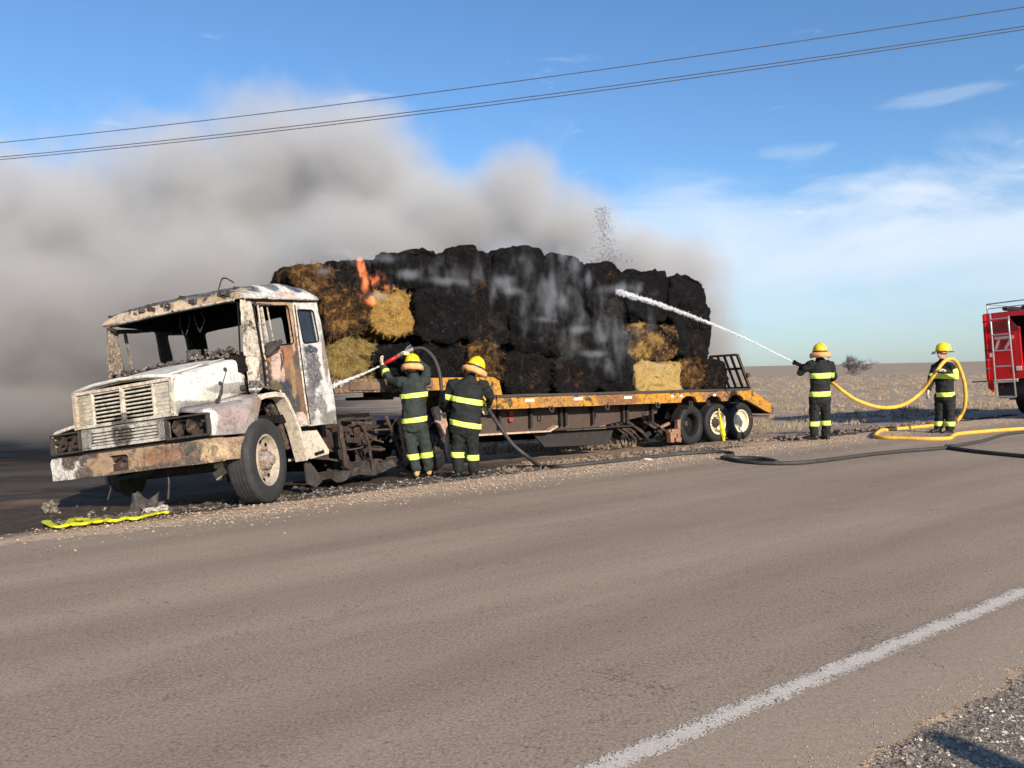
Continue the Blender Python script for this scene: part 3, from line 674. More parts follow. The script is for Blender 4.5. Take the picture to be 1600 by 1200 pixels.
# cab sides
def rounded(poly, r=0.05, k=3):
    out = []; n = len(poly)
    for i in range(n):
        p = Vector(poly[i]); a = Vector(poly[i-1]); c = Vector(poly[(i+1) % n])
        pa = p+(a-p).normalized()*r; pc = p+(c-p).normalized()*r
        for j in range(k+1):
            t_ = j/k; q = pa*(1-t_)**2+p*2*t_*(1-t_)+pc*t_*t_; out.append((q.x, q.y))
    return out
DOORP = [(-.115, 2.395), (-.90, 2.475), (-.925, 2.3), (-.98, .87), (-.72, .87), (-.58, 1.12), (-.46, 1.32), (-.20, 1.37), (-.19, 1.80)]
DOORW = rounded([(-.195, 1.85), (-.135, 2.345), (-.80, 2.42), (-.845, 1.93)])
REARP = [(-.915, 2.48), (-1.43, 2.55), (-1.52, 2.1), (-1.60, 1.4), (-1.63, .87), (-1.00, .87)]
REARW = rounded([(-.985, 2.385), (-1.335, 2.41), (-1.40, 1.985), (-1.05, 1.945)])
APIL = [(-0.005, 2.42), (-.105, 2.40), (-.175, 1.80), (-.185, 1.37), (-.02, 1.27), (0.03, 1.32), (0.04, 1.75)]
for sg in (1, -1):
    y0, y1 = (1.075, 1.11) if sg > 0 else (-1.11, -1.075)
    b = MB(); b.prism(DOORP, sxz, y0, y1, holes=[DOORW])
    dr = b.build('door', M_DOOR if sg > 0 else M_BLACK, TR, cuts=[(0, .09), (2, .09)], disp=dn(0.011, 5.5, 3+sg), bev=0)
    b = MB()
    if sg > 0:
        b.bar((-.35, 1.095, 1.86), (-.29, 1.095, 2.37), 0.028, 0.03); b.bar((-.47, 1.09, 1.95), (-.41, 1.09, 2.39), 0.012, 0.012)
        b.tube(crom([(-.225, 1.125, 1.38), (-.235, 1.13, 1.62), (-.215, 1.125, 1.84), (-.20, 1.12, 2.36)], 4), [0.012]*13, 6, jit=.3)
        b.tube(crom([(-.90, 1.12, 2.44), (-.915, 1.125, 2.0), (-.93, 1.125, 1.5), (-.975, 1.125, 0.90)], 4), [0.011]*13, 6, jit=.3)
        b.tube(crom([(-.975, 1.125, 0.885), (-.85, 1.13, 0.88), (-.72, 1.125, 0.89), (-.6, 1.12, 1.10), (-.46, 1.12, 1.33)], 4), [0.010]*17, 6, jit=.3)
    else:
        b.bar((-.335, -1.095, 1.86), (-.275, -1.095, 2.37), 0.03, 0.03)
    each(b, 'window_frame', M_CAP, dr)
    b = MB(); b.prism(REARP, sxz, y0, y1, holes=[REARW])
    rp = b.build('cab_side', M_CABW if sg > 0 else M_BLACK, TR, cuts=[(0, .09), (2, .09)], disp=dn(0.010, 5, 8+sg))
    if sg > 0: MB().prism([(-.99, 2.38), (-1.33, 2.40), (-1.395, 1.99), (-1.055, 1.95)], sxz, 1.072, 1.085).build('rear_side_window', M_GLASSD, rp)
    b = MB(); b.prism(APIL, sxz, y0-(0.02 if sg > 0 else 0), y1+(0.0 if sg > 0 else .02))
    b.tube(crom([(0.055, sg*1.065, 1.74), (0.035, sg*1.062, 2.1), (0.0, sg*1.055, 2.42)], 5), 0.016, 6)
    b.build('windscreen_pillar', M_CAP, TR, cuts=[(2, .06)], disp=dn(0.014, 9, 1.5))
# door mirror wreck and hinges
b = MB(); b.bar((-.22, 1.16, 1.76), (-.46, 1.22, 1.93), 0.02, 0.05); b.prism([(-.24, 1.74), (-.48, 1.83), (-.44, 1.94), (-.25, 1.90)], sxz, 1.14, 1.17)
b.tube([(-.48, 1.2, 1.82), (-.49, 1.2, 1.72), (-.47, 1.18, 1.6)], 0.01, 5)
b.build('melted_mirror', M_BLACK, TR, disp=dn(.01, 8, 2))
b = MB()
for z in (1.44, 1.52, 1.60, 1.70): b.tube(crom([(-.20, 1.13, z), (-.26, 1.16, z-.05), (-.21, 1.14, z-.11)], 4), 0.011, 5)
each(b, 'door_hinge', M_BLACK, TR)
# roof
secs = []
for i in range(13):
    t_ = i/12; x = 0.045-1.50*t_; zs = 2.425+0.135*t_; zt = 2.585+0.18*min(1, t_*1.6)
    if i == 0: zt = zs+0.115
    if i == 12: zt -= 0.05
    h = [(1.115, zs), (1.115, zs+0.035), (1.07, zs+0.035+(zt-zs-.03)*.35), (1.0, zs+(zt-zs)*.75), (0.90, zt-0.01), (0.78, zt+.004), (0.45, zt+0.012), (0.15, zt+0.018)]
    secs.append([(x, -y, z) for y, z in h] + [(x, y, z) for y, z in reversed(h)])
rl = loft(secs); rl.f.append(tuple(range(len(secs[0])))); o = rl.build('roof', M_ROOF, TR, smooth=True, disp=dn(0.018, 5, 9)); smooth_by_angle(o.data, 0.7)
o.data.materials.append(M_SOOT); md = o.modifiers.new('s', 'SOLIDIFY'); md.thickness = 0.03; md.offset = -1; md.material_offset = 1
b = MB(); b.tube(crom([(0.03, 1.12, 2.43), (-.5, 1.128, 2.475), (-1.0, 1.128, 2.52), (-1.46, 1.12, 2.565)], 6), 0.013, 6)
b.tube(crom([(0.07, 1.0, 2.415), (0.08, 0.5, 2.425), (0.085, 0, 2.43), (0.08, -0.5, 2.425), (0.07, -1.0, 2.415)], 6), 0.016, 6)
each(b, 'rain_gutter', M_CAP, TR, disp=dn(.008, 7, 1))
b = MB(); b.box((-0.80, -1.07, 2.49), (1.25, .02, .12)); b.build('door_header', M_SOOT, TR)
b = MB(); Yq = 1.122  # black tubes drawn as the dark gaps round door, windows and gutter
b.tube([(-.935, Yq, 2.44), (-.952, Yq, 2.0), (-.975, Yq, 1.5), (-1.0, Yq, .88)], .0075, 5)
b.tube([(-.12, Yq, 2.37), (-.17, Yq, 2.0), (-.195, Yq, 1.7), (-.20, Yq, 1.38)], .012, 5)
b.tube([(.0, Yq, 2.405), (-.5, Yq, 2.445), (-1.0, Yq, 2.49), (-1.44, Yq, 2.535)], .009, 5)
for lp in (REARW, DOORW): b.tube([(x, Yq-.008, z) for x, z in lp+[lp[0]]], .009, 5, cap=False)
each(b, 'gap_line', M_SOOT, TR)
b = MB(); b.tube([(.075, 1.02, 1.77), (.06, 1.03, 2.1), (.03, 1.02, 2.385), (.075, .9, 2.40), (.085, 0, 2.405), (.075, -.95, 2.395)], .010, 5); b.build('windscreen_gap_line', M_SOOT, TR)  # black tube drawn as the dark gap round the windscreen
# charred remains on the roof edge
rnd = random.Random(5); b = MB()
for k in range(60):
    y = rnd.uniform(-1.0, 0.95); x = rnd.uniform(-0.16, 0.04); z = 2.553+rnd.uniform(-.015, .02)-abs(y)*.012-(.03 if x > 0 else 0)
    b.box((x, y, z), (rnd.uniform(.03, .10), rnd.uniform(.05, .18), rnd.uniform(.02, .05)), Matrix.Rotation(rnd.uniform(-.6, .6), 3, 'X') @ Matrix.Rotation(rnd.uniform(-.6, .6), 3, 'Z'))
b.tube(crom([(-.1, .62, 2.56), (-.1, .70, 2.72), (-.1, .78, 2.73), (-.1, .90, 2.66)], 5), .008, 5)
b.tube(crom([(0.075, -.03, 2.49), (0.085, 0.0, 2.535), (0.08, 0.04, 2.50), (0.085, 0.01, 2.46)], 5), .012, 6)
tagp(b.build('charred_roof_lining', M_BLACK, TR, disp=dn(.02, 14, 2)), kind='stuff')
# cowl, scuttle debris, dashboard, floor, back wall
b = MB(); b.box((-0.02, 0, 1.66), (0.14, 2.14, 0.20)); b.box((-0.30, 0, 1.50), (0.45, 2.12, 0.30)); b.box((-0.85, 0, 0.98), (1.5, 2.14, 0.10)); b.box((-0.05, 0, 1.2), (0.05, 2.14, 0.6))
b.box((-0.95, 0.55, 1.25), (0.45, 0.5, 0.45)); b.box((-1.2, 0.55, 1.6), (0.1, 0.5, 0.5)); b.box((-0.95, -0.55, 1.25), (0.45, 0.6, 0.45))
each(b, 'gutted_cab_interior', M_SOOT, TR, cuts=[(1, .15)], disp=dn(.03, 4, 3))
b = MB(); b.prism([(-1.09, .92), (1.09, .92), (1.08, 2.62), (0.9, 2.72), (-0.9, 2.72), (-1.08, 2.62)], lambda y, z, d: (d-(2.5-z)*0.12, y, z), -1.47, -1.43, holes=[rounded([(-.86, 2.02), (.52, 2.02), (.52, 2.42), (-.86, 2.42)])])
b.build('cab_back_wall', M_SOOT, TR, cuts=[(1, .2), (2, .2)], disp=dn(.01, 4, 6))
b = MB(); b.lathe([(0.20, -.012), (0.212, 0), (0.20, .012), (.188, 0)], (-.46, .55, 1.72), axis=(-.5, 0, .8), n=24, closed=True); b.bar((-.46, .36, 1.72), (-.46, .74, 1.72), .02, .02); b.bar((-.46, .55, 1.72), (-.3, .55, 1.5), .04, .04)
b.build('steering_wheel', M_BLACK, TR)
rnd = random.Random(15); b = MB()
for k in range(150):
    y = rnd.uniform(-1.0, 0.95); x = rnd.uniform(-0.12, 0.10); hgt = 0.05 if y < 0.35 else 0.12
    z = 1.775+rnd.random()*hgt*(1-abs(x)/0.2); d = rnd.uniform(.015, .055)
    b.box((x, y, z), (d, d*rnd.uniform(.6, 1.8), d*rnd.uniform(.3, .9)), Matrix.Rotation(rnd.uniform(-1, 1), 3, 'X') @ Matrix.Rotation(rnd.uniform(-1, 1), 3, 'Z'))
b.box((0.04, .30, 1.86), (.10, .14, .12))
tagp(b.build('scuttle_rubble', M_SCORCH, TR, disp=dn(.012, 15, 2)), kind='stuff')
for k in range(9):      # hanging scraps behind the windscreen
    pass
b = MB()
for y in (0.02, 0.10, 0.2, -0.12): b.tube(crom([(-.25, y, 2.43), (-.27, y+rnd.uniform(-.05, .05), 2.33), (-.24, y+rnd.uniform(-.1, .1), 2.18)], 4), .006, 4)
each(b, 'hanging_wires', M_BLACK, TR)
# wheel arch flare and skirt
ARC = [(0.02, 1.262), (-.09, 1.285), (-.25, 1.295), (-.42, 1.285), (-.50, 1.2), (-.60, 1.02), (-.68, .84), (-.74, .62), (-.78, .46)]
b = MB()
inner = [(x+0.035*(1 if x < -.42 else 0)+.0, z-0.055 if x > -.45 else z-.03) for x, z in ARC]
b.prism(ARC+list(reversed(inner)), sxz, 1.03, 1.205)
b.build('wheel_arch_flare', M_CREAM, TR, bev=0.01, disp=dn(.006, 7, 2))
b = MB(); b.prism([(-.735, .80), (-1.03, .80), (-1.25, .53), (-1.24, .48), (-.84, .445), (-.79, .46)], sxz, 1.13, 1.19); b.prism([(-.735, .80), (-1.03, .80), (-1.03, .77), (-.735, .77)], sxz, .85, 1.13); b.prism([(-.84, .445), (-1.24, .48), (-1.24, .51), (-.84, .475)], sxz, .85, 1.13)
b.build('entry_step', M_CREAM, TR, bev=0.012, disp=dn(.008, 6, 3))
MB().prism([(-.93, .515), (-1.13, .54), (-1.13, .50), (-.93, .475)], sxz, 1.185, 1.20).build('step_slot', M_SOOT, TR)
b = MB()
for dx, yy in ((0, .98), (0.03, 1.0), (.06, .93)):
    b.tube(crom([(-.40+dx, yy, 1.20), (-.52+dx, yy, 1.03), (-.60+dx, yy, .82), (-.66+dx, yy, .60)], 5), 0.035, 6, jit=.35)
each(b, 'inner_wheel_arch', M_RUSTY, TR, disp=dn(.03, 8, 3))
b = MB(); b.prism([(-.92, .46), (-1.02, .40), (-1.22, .13), (-1.08, .07), (-.95, .12)], sxz, 1.02, 1.05); b.build('mud_flap', M_BLACK, TR, disp=dn(.02, 4, 1), cuts=[(2, .07)])
# locks and stay rods on the bonnet side
b = MB()
for x, z in ((.22, 1.60), (.30, 1.44)):
    yy = 0.745+0.215*(0.86-x)/0.9
    b.lathe([(0.024, 0), (0.024, .012), (.012, .018), (.001, .018)], (x, yy+.002, z), n=14)
    b.lathe([(0.010, .012), (0.010, .022), (.001, .024)], (x, yy+.002, z), n=8)
b.tube([(.22, .925, 1.59), (.36, .96, 1.40), (.50, 1.0, 1.235)], 0.006, 5); b.tube([(.30, .91, 1.43), (.40, .98, 1.30), (.50, 1.0, 1.235)], 0.012, 5)
b.lathe([(0.03, 0), (0.02, .03), (.001, .035)], (.50, .99, 1.22), n=10); b.lathe([(0.04, 0), (0.03, .03), (.001, .04)], (.02, .955, 1.375), n=10)
each(b, 'bonnet_latch', M_BLACK, TR)
# wheels
M_RIM = burnt('heat_stained_rim', (0.47, 0.40, 0.31), [((0, 0.12, 0), (0.145, 0.6, 0.145), (0.26, 0.14, 0.08), dict(amp=.3, sc=18))], thr=(0.68, .74), rust_thr=(.60, .72), c2=(.30, .16, .08), sc=14, speck=.3, bd=.002)
M_HUB = burnt('ash_grey_hub', (0.33, 0.30, 0.27), thr=(.62, .7), rust_thr=(.5, .6), c2=(.25, .12, .06), sc=20, speck=.3, bd=.003)
FW = wheel_meshes(0.50, 0.29, 0.285, M_TYRE, M_RIM, M_HUB, dish=0.045)
put_wheel(TR, FW, (0, 1.06, 0.50), R(13))
b = MB(); b.lathe([(.02, -.12), (.16, -.12), (.17, 0), (.22, .02), (.22, .08), (.15, .1), (.02, .1)], (0, -.98, .46), n=20); b.build('burnt_brake_drum', M_BLACK, TR)
FWB = wheel_meshes(0.50, 0.27, 0.285, M_TYREN, M_BLACK, M_BLACK, dish=0.11)
for yy in (1.03, 0.72): put_wheel(TR, FWB, (-4.45, yy, 0.50)); put_wheel(TR, FWB, (-4.45, -yy, 0.50), flip=True)
b = MB(); b.tube([(0, -.95, .5), (0, .95, .5)], .07, 10); b.tube([(-4.45, -.7, .5), (-4.45, .7, .5)], .10, 10); b.lathe([(.02, -.2), (.24, -.15), (.28, 0), (.24, .15), (.02, .2)], (-4.45, 0, .5), n=18)
each(b, 'axle', M_BLACK, TR)
# chassis rails and gutted running gear behind the cab
b = MB()
for y in (-.42, .42): b.box((-2.35, y, .80), (5.9, .08, .25))
for x in (.3, -.9, -1.9, -2.7, -3.6, -4.9): b.box((x, 0, .80), (.10, .80, .18))
b.box((-.1, 0, .95), (1.1, .70, .70)); b.box((-1.2, 0, .8), (1.0, .45, .45))
b.build('chassis', M_BLACK, TR, cuts=[(0, .4)], disp=dn(.01, 3, 2))
b = MB()
b.box((-1.95, .62, .78), (.10, .08, .75)); b.box((-2.2, .72, .62), (.09, .10, .62), Matrix.Rotation(.06, 3, 'Y')); b.box((-2.75, .70, .55), (.07, .1, .7), Matrix.Rotation(-.1, 3, 'Y'))
b.tube(crom([(-1.85, 1.0, .85), (-1.86, 1.02, .45), (-1.9, 1.0, .28), (-2.1, .98, .24)], 5), .035, 8)
b.tube(crom([(-1.98, 1.05, .82), (-2.2, 1.08, .85), (-2.33, 1.08, .78), (-2.45, 1.06, .50), (-2.55, 1.02, .16)], 6), .022, 7, jit=.3)
b.tube(crom([(-1.9, .95, .72), (-1.95, 1.0, .4), (-2.0, 1.0, .2)], 5), .018, 6, jit=.3)
b.tube(crom([(-3.15, .98, .95), (-3.2, 1.0, .8), (-3.45, 1.0, .3)], 5), .030, 7); b.box((-3.47, 1.0, .27), (.10, .08, .07))
for k in range(26):
    x = rnd.uniform(-3.3, -1.75); z = rnd.uniform(.25, .95); L = rnd.uniform(.15, .6)
    if rnd.random() < .5: b.bar((x, rnd.uniform(.45, .95), z), (x-L, rnd.uniform(.45, .95), z+rnd.uniform(-.12, .12)), rnd.uniform(.02, .07), rnd.uniform(.02, .08))
    else: b.tube(crom([(x, rnd.uniform(.4, 1.0), z), (x-L*.5, rnd.uniform(.4, 1.0), z+rnd.uniform(-.2, .1)), (x-L, rnd.uniform(.4, 1.0), z+rnd.uniform(-.25, .1))], 4), rnd.uniform(.01, .028), 6, jit=.3)
each(b, 'burnt_running_gear', M_RUSTY, TR, disp=dn(.015, 7, 4), cuts=[(2, .2)])
b = MB(); b.prism([(-1.8, .10), (-3.5, .16), (-3.4, .24), (-2.6, .30), (-2.2, .26), (-1.9, .2)], sxz, .5, 1.0); b.build('collapsed_fuel_tank', M_BLACK, TR, cuts=[(0, .1), (1, .12)], disp=dn(.09, 5, 4))
b = MB(); b.box((-2.2, .66, .66), (.35, .3, .22)); b.box((-2.8, .55, .80), (.7, .12, .10)); b.box((-2.9, .6, .95), (.9, .10, .05)); each(b, 'rusted_gearbox', M_RUSTY, TR, bev=.02, disp=dn(.03, 6, 4), cuts=[(0, .08)])
MB().box((-2.75, -.78, .62), (1.9, .45, .75)).build('dark_backing_box', M_SOOT, TR, cuts=[(0, .2)], disp=dn(.04, 3, 3))  # added dark box, blocks the bright view through behind the cab
MB().box((-2.6, -.1, 1.02), (1.9, 1.1, .06)).build('dark_backing_panel', M_SOOT, TR, cuts=[(0, .2)], disp=dn(.03, 3, 3))  # added dark panel over the rails, keeps the space behind the cab black
# heat-warped rear mudguard seen between the two near firefighters
b = MB(); b.prism([(-4.22, 1.0), (-4.5, 1.06), (-4.72, .92), (-4.75, .70), (-4.52, .52), (-4.40, .72)], sxz, 1.20, 1.24); b.build('warped_mudguard', simple('pinkish_ash_plate', (.42, .28, .20), .8, var=.35), TR, cuts=[(2, .08), (0, .08)], disp=dn(.05, 5, 4))
# torn sheet, drips and brackets hanging below the front
b = MB()
b.prism([(-.52, .50), (-.10, .53), (.12, .57), (.10, .50), (-.50, .46)], fyz, .62, .66)
b.tube([(0.6, .28, .55), (.62, .30, .36), (.62, .28, .20)], .010, 5, jit=.3); b.tube([(0.6, -.62, .53), (.55, -.66, .38), (.58, -.69, .26)], .010, 5, jit=.3); b.tube([(0.2, .75, .5), (.2, .76, .3)], .008, 5)
each(b, 'hanging_scraps', M_BLACK, TR, disp=dn(.02, 8, 3))
b = MB(); b.box((.22, .72, .42), (.08, .18, .10), Matrix.Rotation(.5, 3, 'X')); b.box((.3, .78, .50), (.06, .14, .06)); each(b, 'steering_link', M_CREAM, TR, disp=dn(.02, 8, 3))

# ---- things lying under and beside the truck
def lw(x, y): return TMAT @ Vector((x, y, 0))
def loose(name, mb, mat, label, cat, group=None, **k):
    o = mb.build(name, mat, None, **k); tagp(o, label, cat, group); return o
def lump(loc, size, seed, sub=3, amp=.35, sc=3):
    bm = bmesh.new(); bmesh.ops.create_icosphere(bm, subdivisions=sub, radius=1)
    for v in bm.verts:
        n_ = mnoise.fractal(v.co*sc*0.5+Vector((seed, 0, 0)), .8, 2, 4)
        v.co = Vector((v.co.x*size[0], v.co.y*size[1], v.co.z*size[2]))*(1+amp*n_*1.5)
    me = bpy.data.meshes.new('lump'); bm.to_mesh(me); bm.free()
    o = bpy.data.objects.new('lump', me); COL.objects.link(o); o.location = loc; return o
def lumpo(name, px, py, size, seed, mat, label, cat, sink=.3, zoff=0):
    p = onz(px, py, -.08); p.z = gz(p.x, p.y)+size[2]*(1-sink)+zoff
    o = lump(p, size, seed, amp=.55, sc=4); o.name = name; o.data.materials.append(mat); tagp(o, label, cat); return o
lumpo('scrap_lump', 79, 786, (.08, .07, .075), 1, stonemat('grey_crumbled_scrap', (.07, .06, .05), (.17, .145, .12), (.3, .26, .22)), 'grey crumpled lump on the burnt soil left of the bumper', 'scrap lump')
p = onz(213, 799, -.10)
b = MB(); b.tube([(0, 0, 0), (0.02, 0, .10), (.01, 0, .24)], [.05, .06, .045], 8)
b.prism([(.03, .27), (.10, .19), (.16, .16), (.22, .20), (.30, .26), (.26, .10), (.20, .02), (.12, .05), (.05, .10)], lambda u, v, d: (u, d, v), -.05, -.02)
b.prism([(.02, .16), (.14, .10), (.30, .14), (.22, .02), (.08, 0)], lambda u, v, d: (u, d+.3*v, v), .02, .04)
o = loose('torn_bracket', b, simple('grey_burnt_sheet', (.06, .055, .05), .7, var=.5), 'torn grey sheet-metal bracket standing in the debris under the bumper', 'bracket', cuts=[(0, .03), (2, .03)], disp=dn(.03, 12, 3)); o.location = (p.x, p.y, gz(p.x, p.y)-.02)
lumpo('ash_clump', 236, 800, (.07, .05, .03), 4, M_ASHM, 'white glassy ash clump beside the torn bracket', 'ash clump')
lumpo('ash_clump', 254, 796, (.06, .05, .035), 6, M_ASHM, 'smaller white ash clump right of the torn bracket', 'ash clump')
lumpo('ash_clump', 381, 788, (.045, .04, .03), 7, M_ASHM, 'small white ash lump just left of the front tyre', 'ash clump')
lumpo('pale_stone', 1012, 726.5, (.075, .05, .018), 9, simple('white_stone', (.66, .58, .48), .9), 'flat pale stone lying alone on the asphalt below the black hose', 'stone', sink=.2, zoff=0)
# flattened fluorescent yellow webbing by the road edge
M_FLU = simple('fluorescent_yellow_fabric', (0.62, 0.60, 0.02), .7, var=.3, sc=14, bstr=.5, bdist=.01)
def ribbon(pts, wpx, name, mat, label, cat, thick=.03, yz=-.04, n=6):
    b = MB(); P = []
    for px, py in pts:
        q = onz(px, py, yz); P.append(q)
    P = crom(P, n); secs = []
    for i, q in enumerate(P):
        d = (P[min(i+1, len(P)-1)]-P[max(i-1, 0)]); d.z = 0; d.normalize(); nn = Vector((-d.y, d.x, 0)); w = wpx*(0.85+.3*mnoise.noise(q*7)); zc = gz(q.x, q.y)+.012+.02*abs(mnoise.noise(q*9))
        r_ = []
        for k in range(8):
            a = k*math.pi/4; r_.append(Vector((q.x, q.y, zc))+nn*math.cos(a)*w+Vector((0, 0, 1))*(math.sin(a)*thick*.5+thick*.4))
        secs.append(r_)
    bb = loft(secs, close=True, cap=True); o = bb.build(name, mat, None, smooth=True, disp=dn(.008, 14, 2)); tagp(o, label, cat); return o
ribbon([(70, 812), (76, 822), (86, 831), (100, 832), (108, 826), (113, 817), (122, 815), (134, 818), (138, 823), (128, 828), (116, 829), (130, 829), (142, 824), (152, 817), (153, 826), (165, 821), (176, 824)], .050, 'yellow_strap', M_FLU, 'crumpled fluorescent yellow strap knotted on the gravel below the bumper', 'strap')
ribbon([(178, 824), (192, 820), (200, 819), (212, 820), (232, 812), (250, 806), (263, 806)], .048, 'yellow_hose_end', M_FLU, 'flat fluorescent yellow hose end pointing to the front tyre', 'hose end')
# ------------------------------------------------------------------ low-loader trailer
LMAT = Matrix.Translation((-2.3, 13.8, 0)) @ rotm(R(-145), R(-0.9), R(1.5)); LINV = LMAT.inverted()
TL = empty('trailer', LMAT)
tagp(TL, 'long yellow low-loader trailer carrying the burning hay, scorched and sunk on its axles', 'trailer')
def onside(px, py, y=1.25):
    """point on the trailer's near side plane, trailer coordinates"""
    o = LINV @ Vector((0, 0, CAM_H)); d = LINV.to_3x3() @ ray(px, py); t_ = (y-o.y)/d.y; return o+d*t_
YEL = (0.62, 0.30, 0.015)
YEL = (0.55, 0.25, 0.012)
M_YEL = burnt('chipped_yellow_paint', YEL, [((-4.4, 1.25, .9), (.6, .5, .3), (0.20, 0.085, 0.035), dict(amp=.5, sc=3)), ((-3.0, 1.25, .9), (.5, .5, .3), (0.36, 0.17, 0.04), dict(amp=.5, sc=3)),
    ((-7.4, 1.25, .9), (.6, .5, .3), (0.22, 0.10, 0.05), dict(amp=.8, sc=4)), ((0.9, 1.2, 1.1), (1.3, 1.5, .5), (.09, .06, .05), dict(amp=.35, sc=3)), ((.3, 1.2, 1.1), (.25, 1.5, .3), (.34, .19, .05), dict(amp=.5, sc=6))],
    thr=(0.58, 0.62), c1=(0.05, 0.032, 0.022), c2=(0.30, 0.13, 0.03), rust_thr=(0.58, 0.70), sc=9, speck=0.75, bd=.003)
M_BRNB = burnt('brown_primed_beam', (0.070, 0.045, 0.034), thr=(.62, .72), c1=(.04, .03, .026), c2=(.14, .08, .05), rust_thr=(.6, .7), sc=3, speck=.15, bd=.002)
M_PALE = burnt('heat_bleached_steel', (0.60, 0.42, 0.29), thr=(.72, .78), rust_thr=(.66, .75), c2=(.35, .2, .1), sc=6, speck=.25)
M_DKST = simple('dark_primer_steel', (.022, .018, .017), .75, var=.4)
M_REFL = simple('white_reflector', (0.75, 0.66, 0.55), .5, var=.15)
M_RED = simple('red_lamp', (0.35, 0.03, 0.02), .4)
X = lambda s: -s
# side rails (near and far), deck planks, lip
for sg in (1, -1):
    b = MB(); y0, y1 = (1.17, 1.25) if sg > 0 else (-1.25, -1.17)
    cutp = [(-1.62, .77), (-6.10, .775)]
    for xc in (-6.45, -7.20, -7.95):
        cutp += [(xc+.26+.05, .775)] + [(xc+.26*math.cos(a), .775+.14*math.sin(a)) for a in (math.pi*k/6 for k in range(1, 6))] + [(xc-.26, .775)]
    cutp = [(-1.62, .77), (-6.05, .775)]
    for xc in (-6.42, -7.18, -7.92):
        cutp += [(xc+.24*math.cos(math.pi*k/8), .775+.13*math.sin(math.pi*k/8)) for k in range(9)]
    cutp += [(-8.25, .79), (-8.30, .985), (-1.62, .965)]
    b.prism(cutp, sxz, y0, y1)
    b.build('side_rail', M_YEL, TL, cuts=[(0, .35)], disp=dn(.008, 2, sg))
    b = MB(); b.prism([(-1.60, .972), (-8.32, .992), (-8.32, 1.04), (-1.60, 1.02)], sxz, y0-.02*(1 if sg > 0 else 0), y1+.02); b.build('deck_lip', M_BLACK, TL, cuts=[(0, .3)], disp=dn(.01, 3, 2))
MB().box((-4.95, 0, .95), (6.6, 2.3, .05)).build('deck', M_BLACK, TL)
# reflectors and rope hooks on the near rail
for px in (827, 903, 981, 1050, 1064, 1116):
    p = onside(px, 627 if px < 900 else 625 if px < 1000 else 620)
    w = .20 if px < 1000 else .08
    MB().box((p.x, 1.256, .91), (w, .012, .05)).build('reflector', M_REFL, TL)
for px in (860, 947, 1026, 1078, 1105, 1150):
    p = onside(px, 640); b = MB()
    b.tube(crom([(p.x+.03, 1.27, .80), (p.x+.04, 1.29, .72), (p.x, 1.30, .69), (p.x-.04, 1.29, .72), (p.x-.03, 1.27, .80)], 4), .013, 6); b.build('rope_hook', M_BLACK, TL)
# main beams, cross members and pale bottom flange
for sg in (1, -1):
    b = MB(); y = sg*.80
    b.prism([(-1.3, .80), (-1.3, .33), (-4.2, .34), (-5.9, .56), (-6.0, .82)], sxz, y-.02, y+.02); b.build('main_beam', M_BRNB, TL)
    if sg > 0:
        b = MB(); b.box((-2.05, .86, .325), (1.9, .22, .03)); b.box((-1.15, .86, .41), (.09, .16, .35), Matrix.Rotation(.5, 3, 'Y')); b.bar((-2.98, .90, .33), (-3.16, .90, .41), .14, .03)
        each(b, 'bottom_flange', M_PALE, TL)
        b = MB(); b.prism([(-2.7, .30), (-3.0, .02), (-4.6, -.02), (-4.75, .30)], sxz, .72, .76); b.box((-4.0, .86, .335), (2.3, .16, .025)); each(b, 'side_tank', M_DKST, TL)
for x in (-1.9, -2.6, -3.3, -3.42, -4.1, -4.9, -5.0, -5.7): MB().box((x, .86, .60), (.05, .10, .40)).build('cross_member', M_DKST, TL)
for px, py in ((801, 646), (801, 656)):
    p = onside(px, py, .93); MB().box((p.x, .88, p.z), (.09, .02, .07)).build('side_marker', M_RED, TL)
# gooseneck
b = MB()
for sg in (1, -1):
    y0, y1 = (1.12, 1.22) if sg > 0 else (-1.22, -1.12)
    q = MB(); q.prism([(1.35, 1.10), (1.35, 1.31), (-1.55, 1.33), (-1.68, 1.28), (-1.75, .97), (-1.62, .77), (-1.30, .78), (-1.42, 1.08), (-1.25, 1.13)], sxz, y0, y1)
    q.build('gooseneck_beam', M_YEL, TL, cuts=[(0, .2), (2, .1)], disp=dn(.012, 4, 2))
MB().box((-.1, 0, 1.27), (2.9, 2.2, .06)).build('gooseneck_deck', M_BLACK, TL)
b = MB(); b.prism([(-1.22, 1.14), (-1.35, 1.14), (-1.55, .80), (-1.44, .80)], sxz, 1.22, 1.25); b.build('gooseneck_gusset', M_YEL, TL)
MB().box((1.38, 0, 1.15), (.06, 2.44, .36)).build('headboard_sill', M_BRNB, TL, disp=dn(.02, 4, 4), cuts=[(1, .2)])
b = MB()
for (a, c_) in (((1.1, 1.24, 1.20), (-.35, 1.24, 1.24)),): b.bar(a, c_, .03, .13)
b.build('scorched_side_board', simple('scorched_brown_board', (.13, .085, .06), .85, var=.5, sc=5), TL, cuts=[(0, .1)], disp=dn(.015, 5, 5))
b = MB(); b.lathe([(.05, 0), (.062, .012), (.05, .024), (.038, .012)], (0.35, 1.26, 1.13), axis=(0, 1, 0), n=14, closed=True); b.tube([(.30, 1.26, 1.22), (.32, 1.28, 1.14)], .012, 6); each(b, 'tow_ring', M_RUSTY, TL)
b = MB(); b.box((-.6, .3, 1.12), (1.5, .15, .2)); b.box((-.6, -.3, 1.12), (1.5, .15, .2)); b.lathe([(.4, 0), (.42, .05), (.1, .06)], (.2, 0, .98), axis=(0, 0, 1), n=20); each(b, 'coupling', M_BLACK, TL)
b = MB(); b.box((-3.2, -.95, .45), (3.2, .3, .75)); b.build('trailer_backing_box', M_SOOT, TL)  # added dark box, stops light showing through under the deck
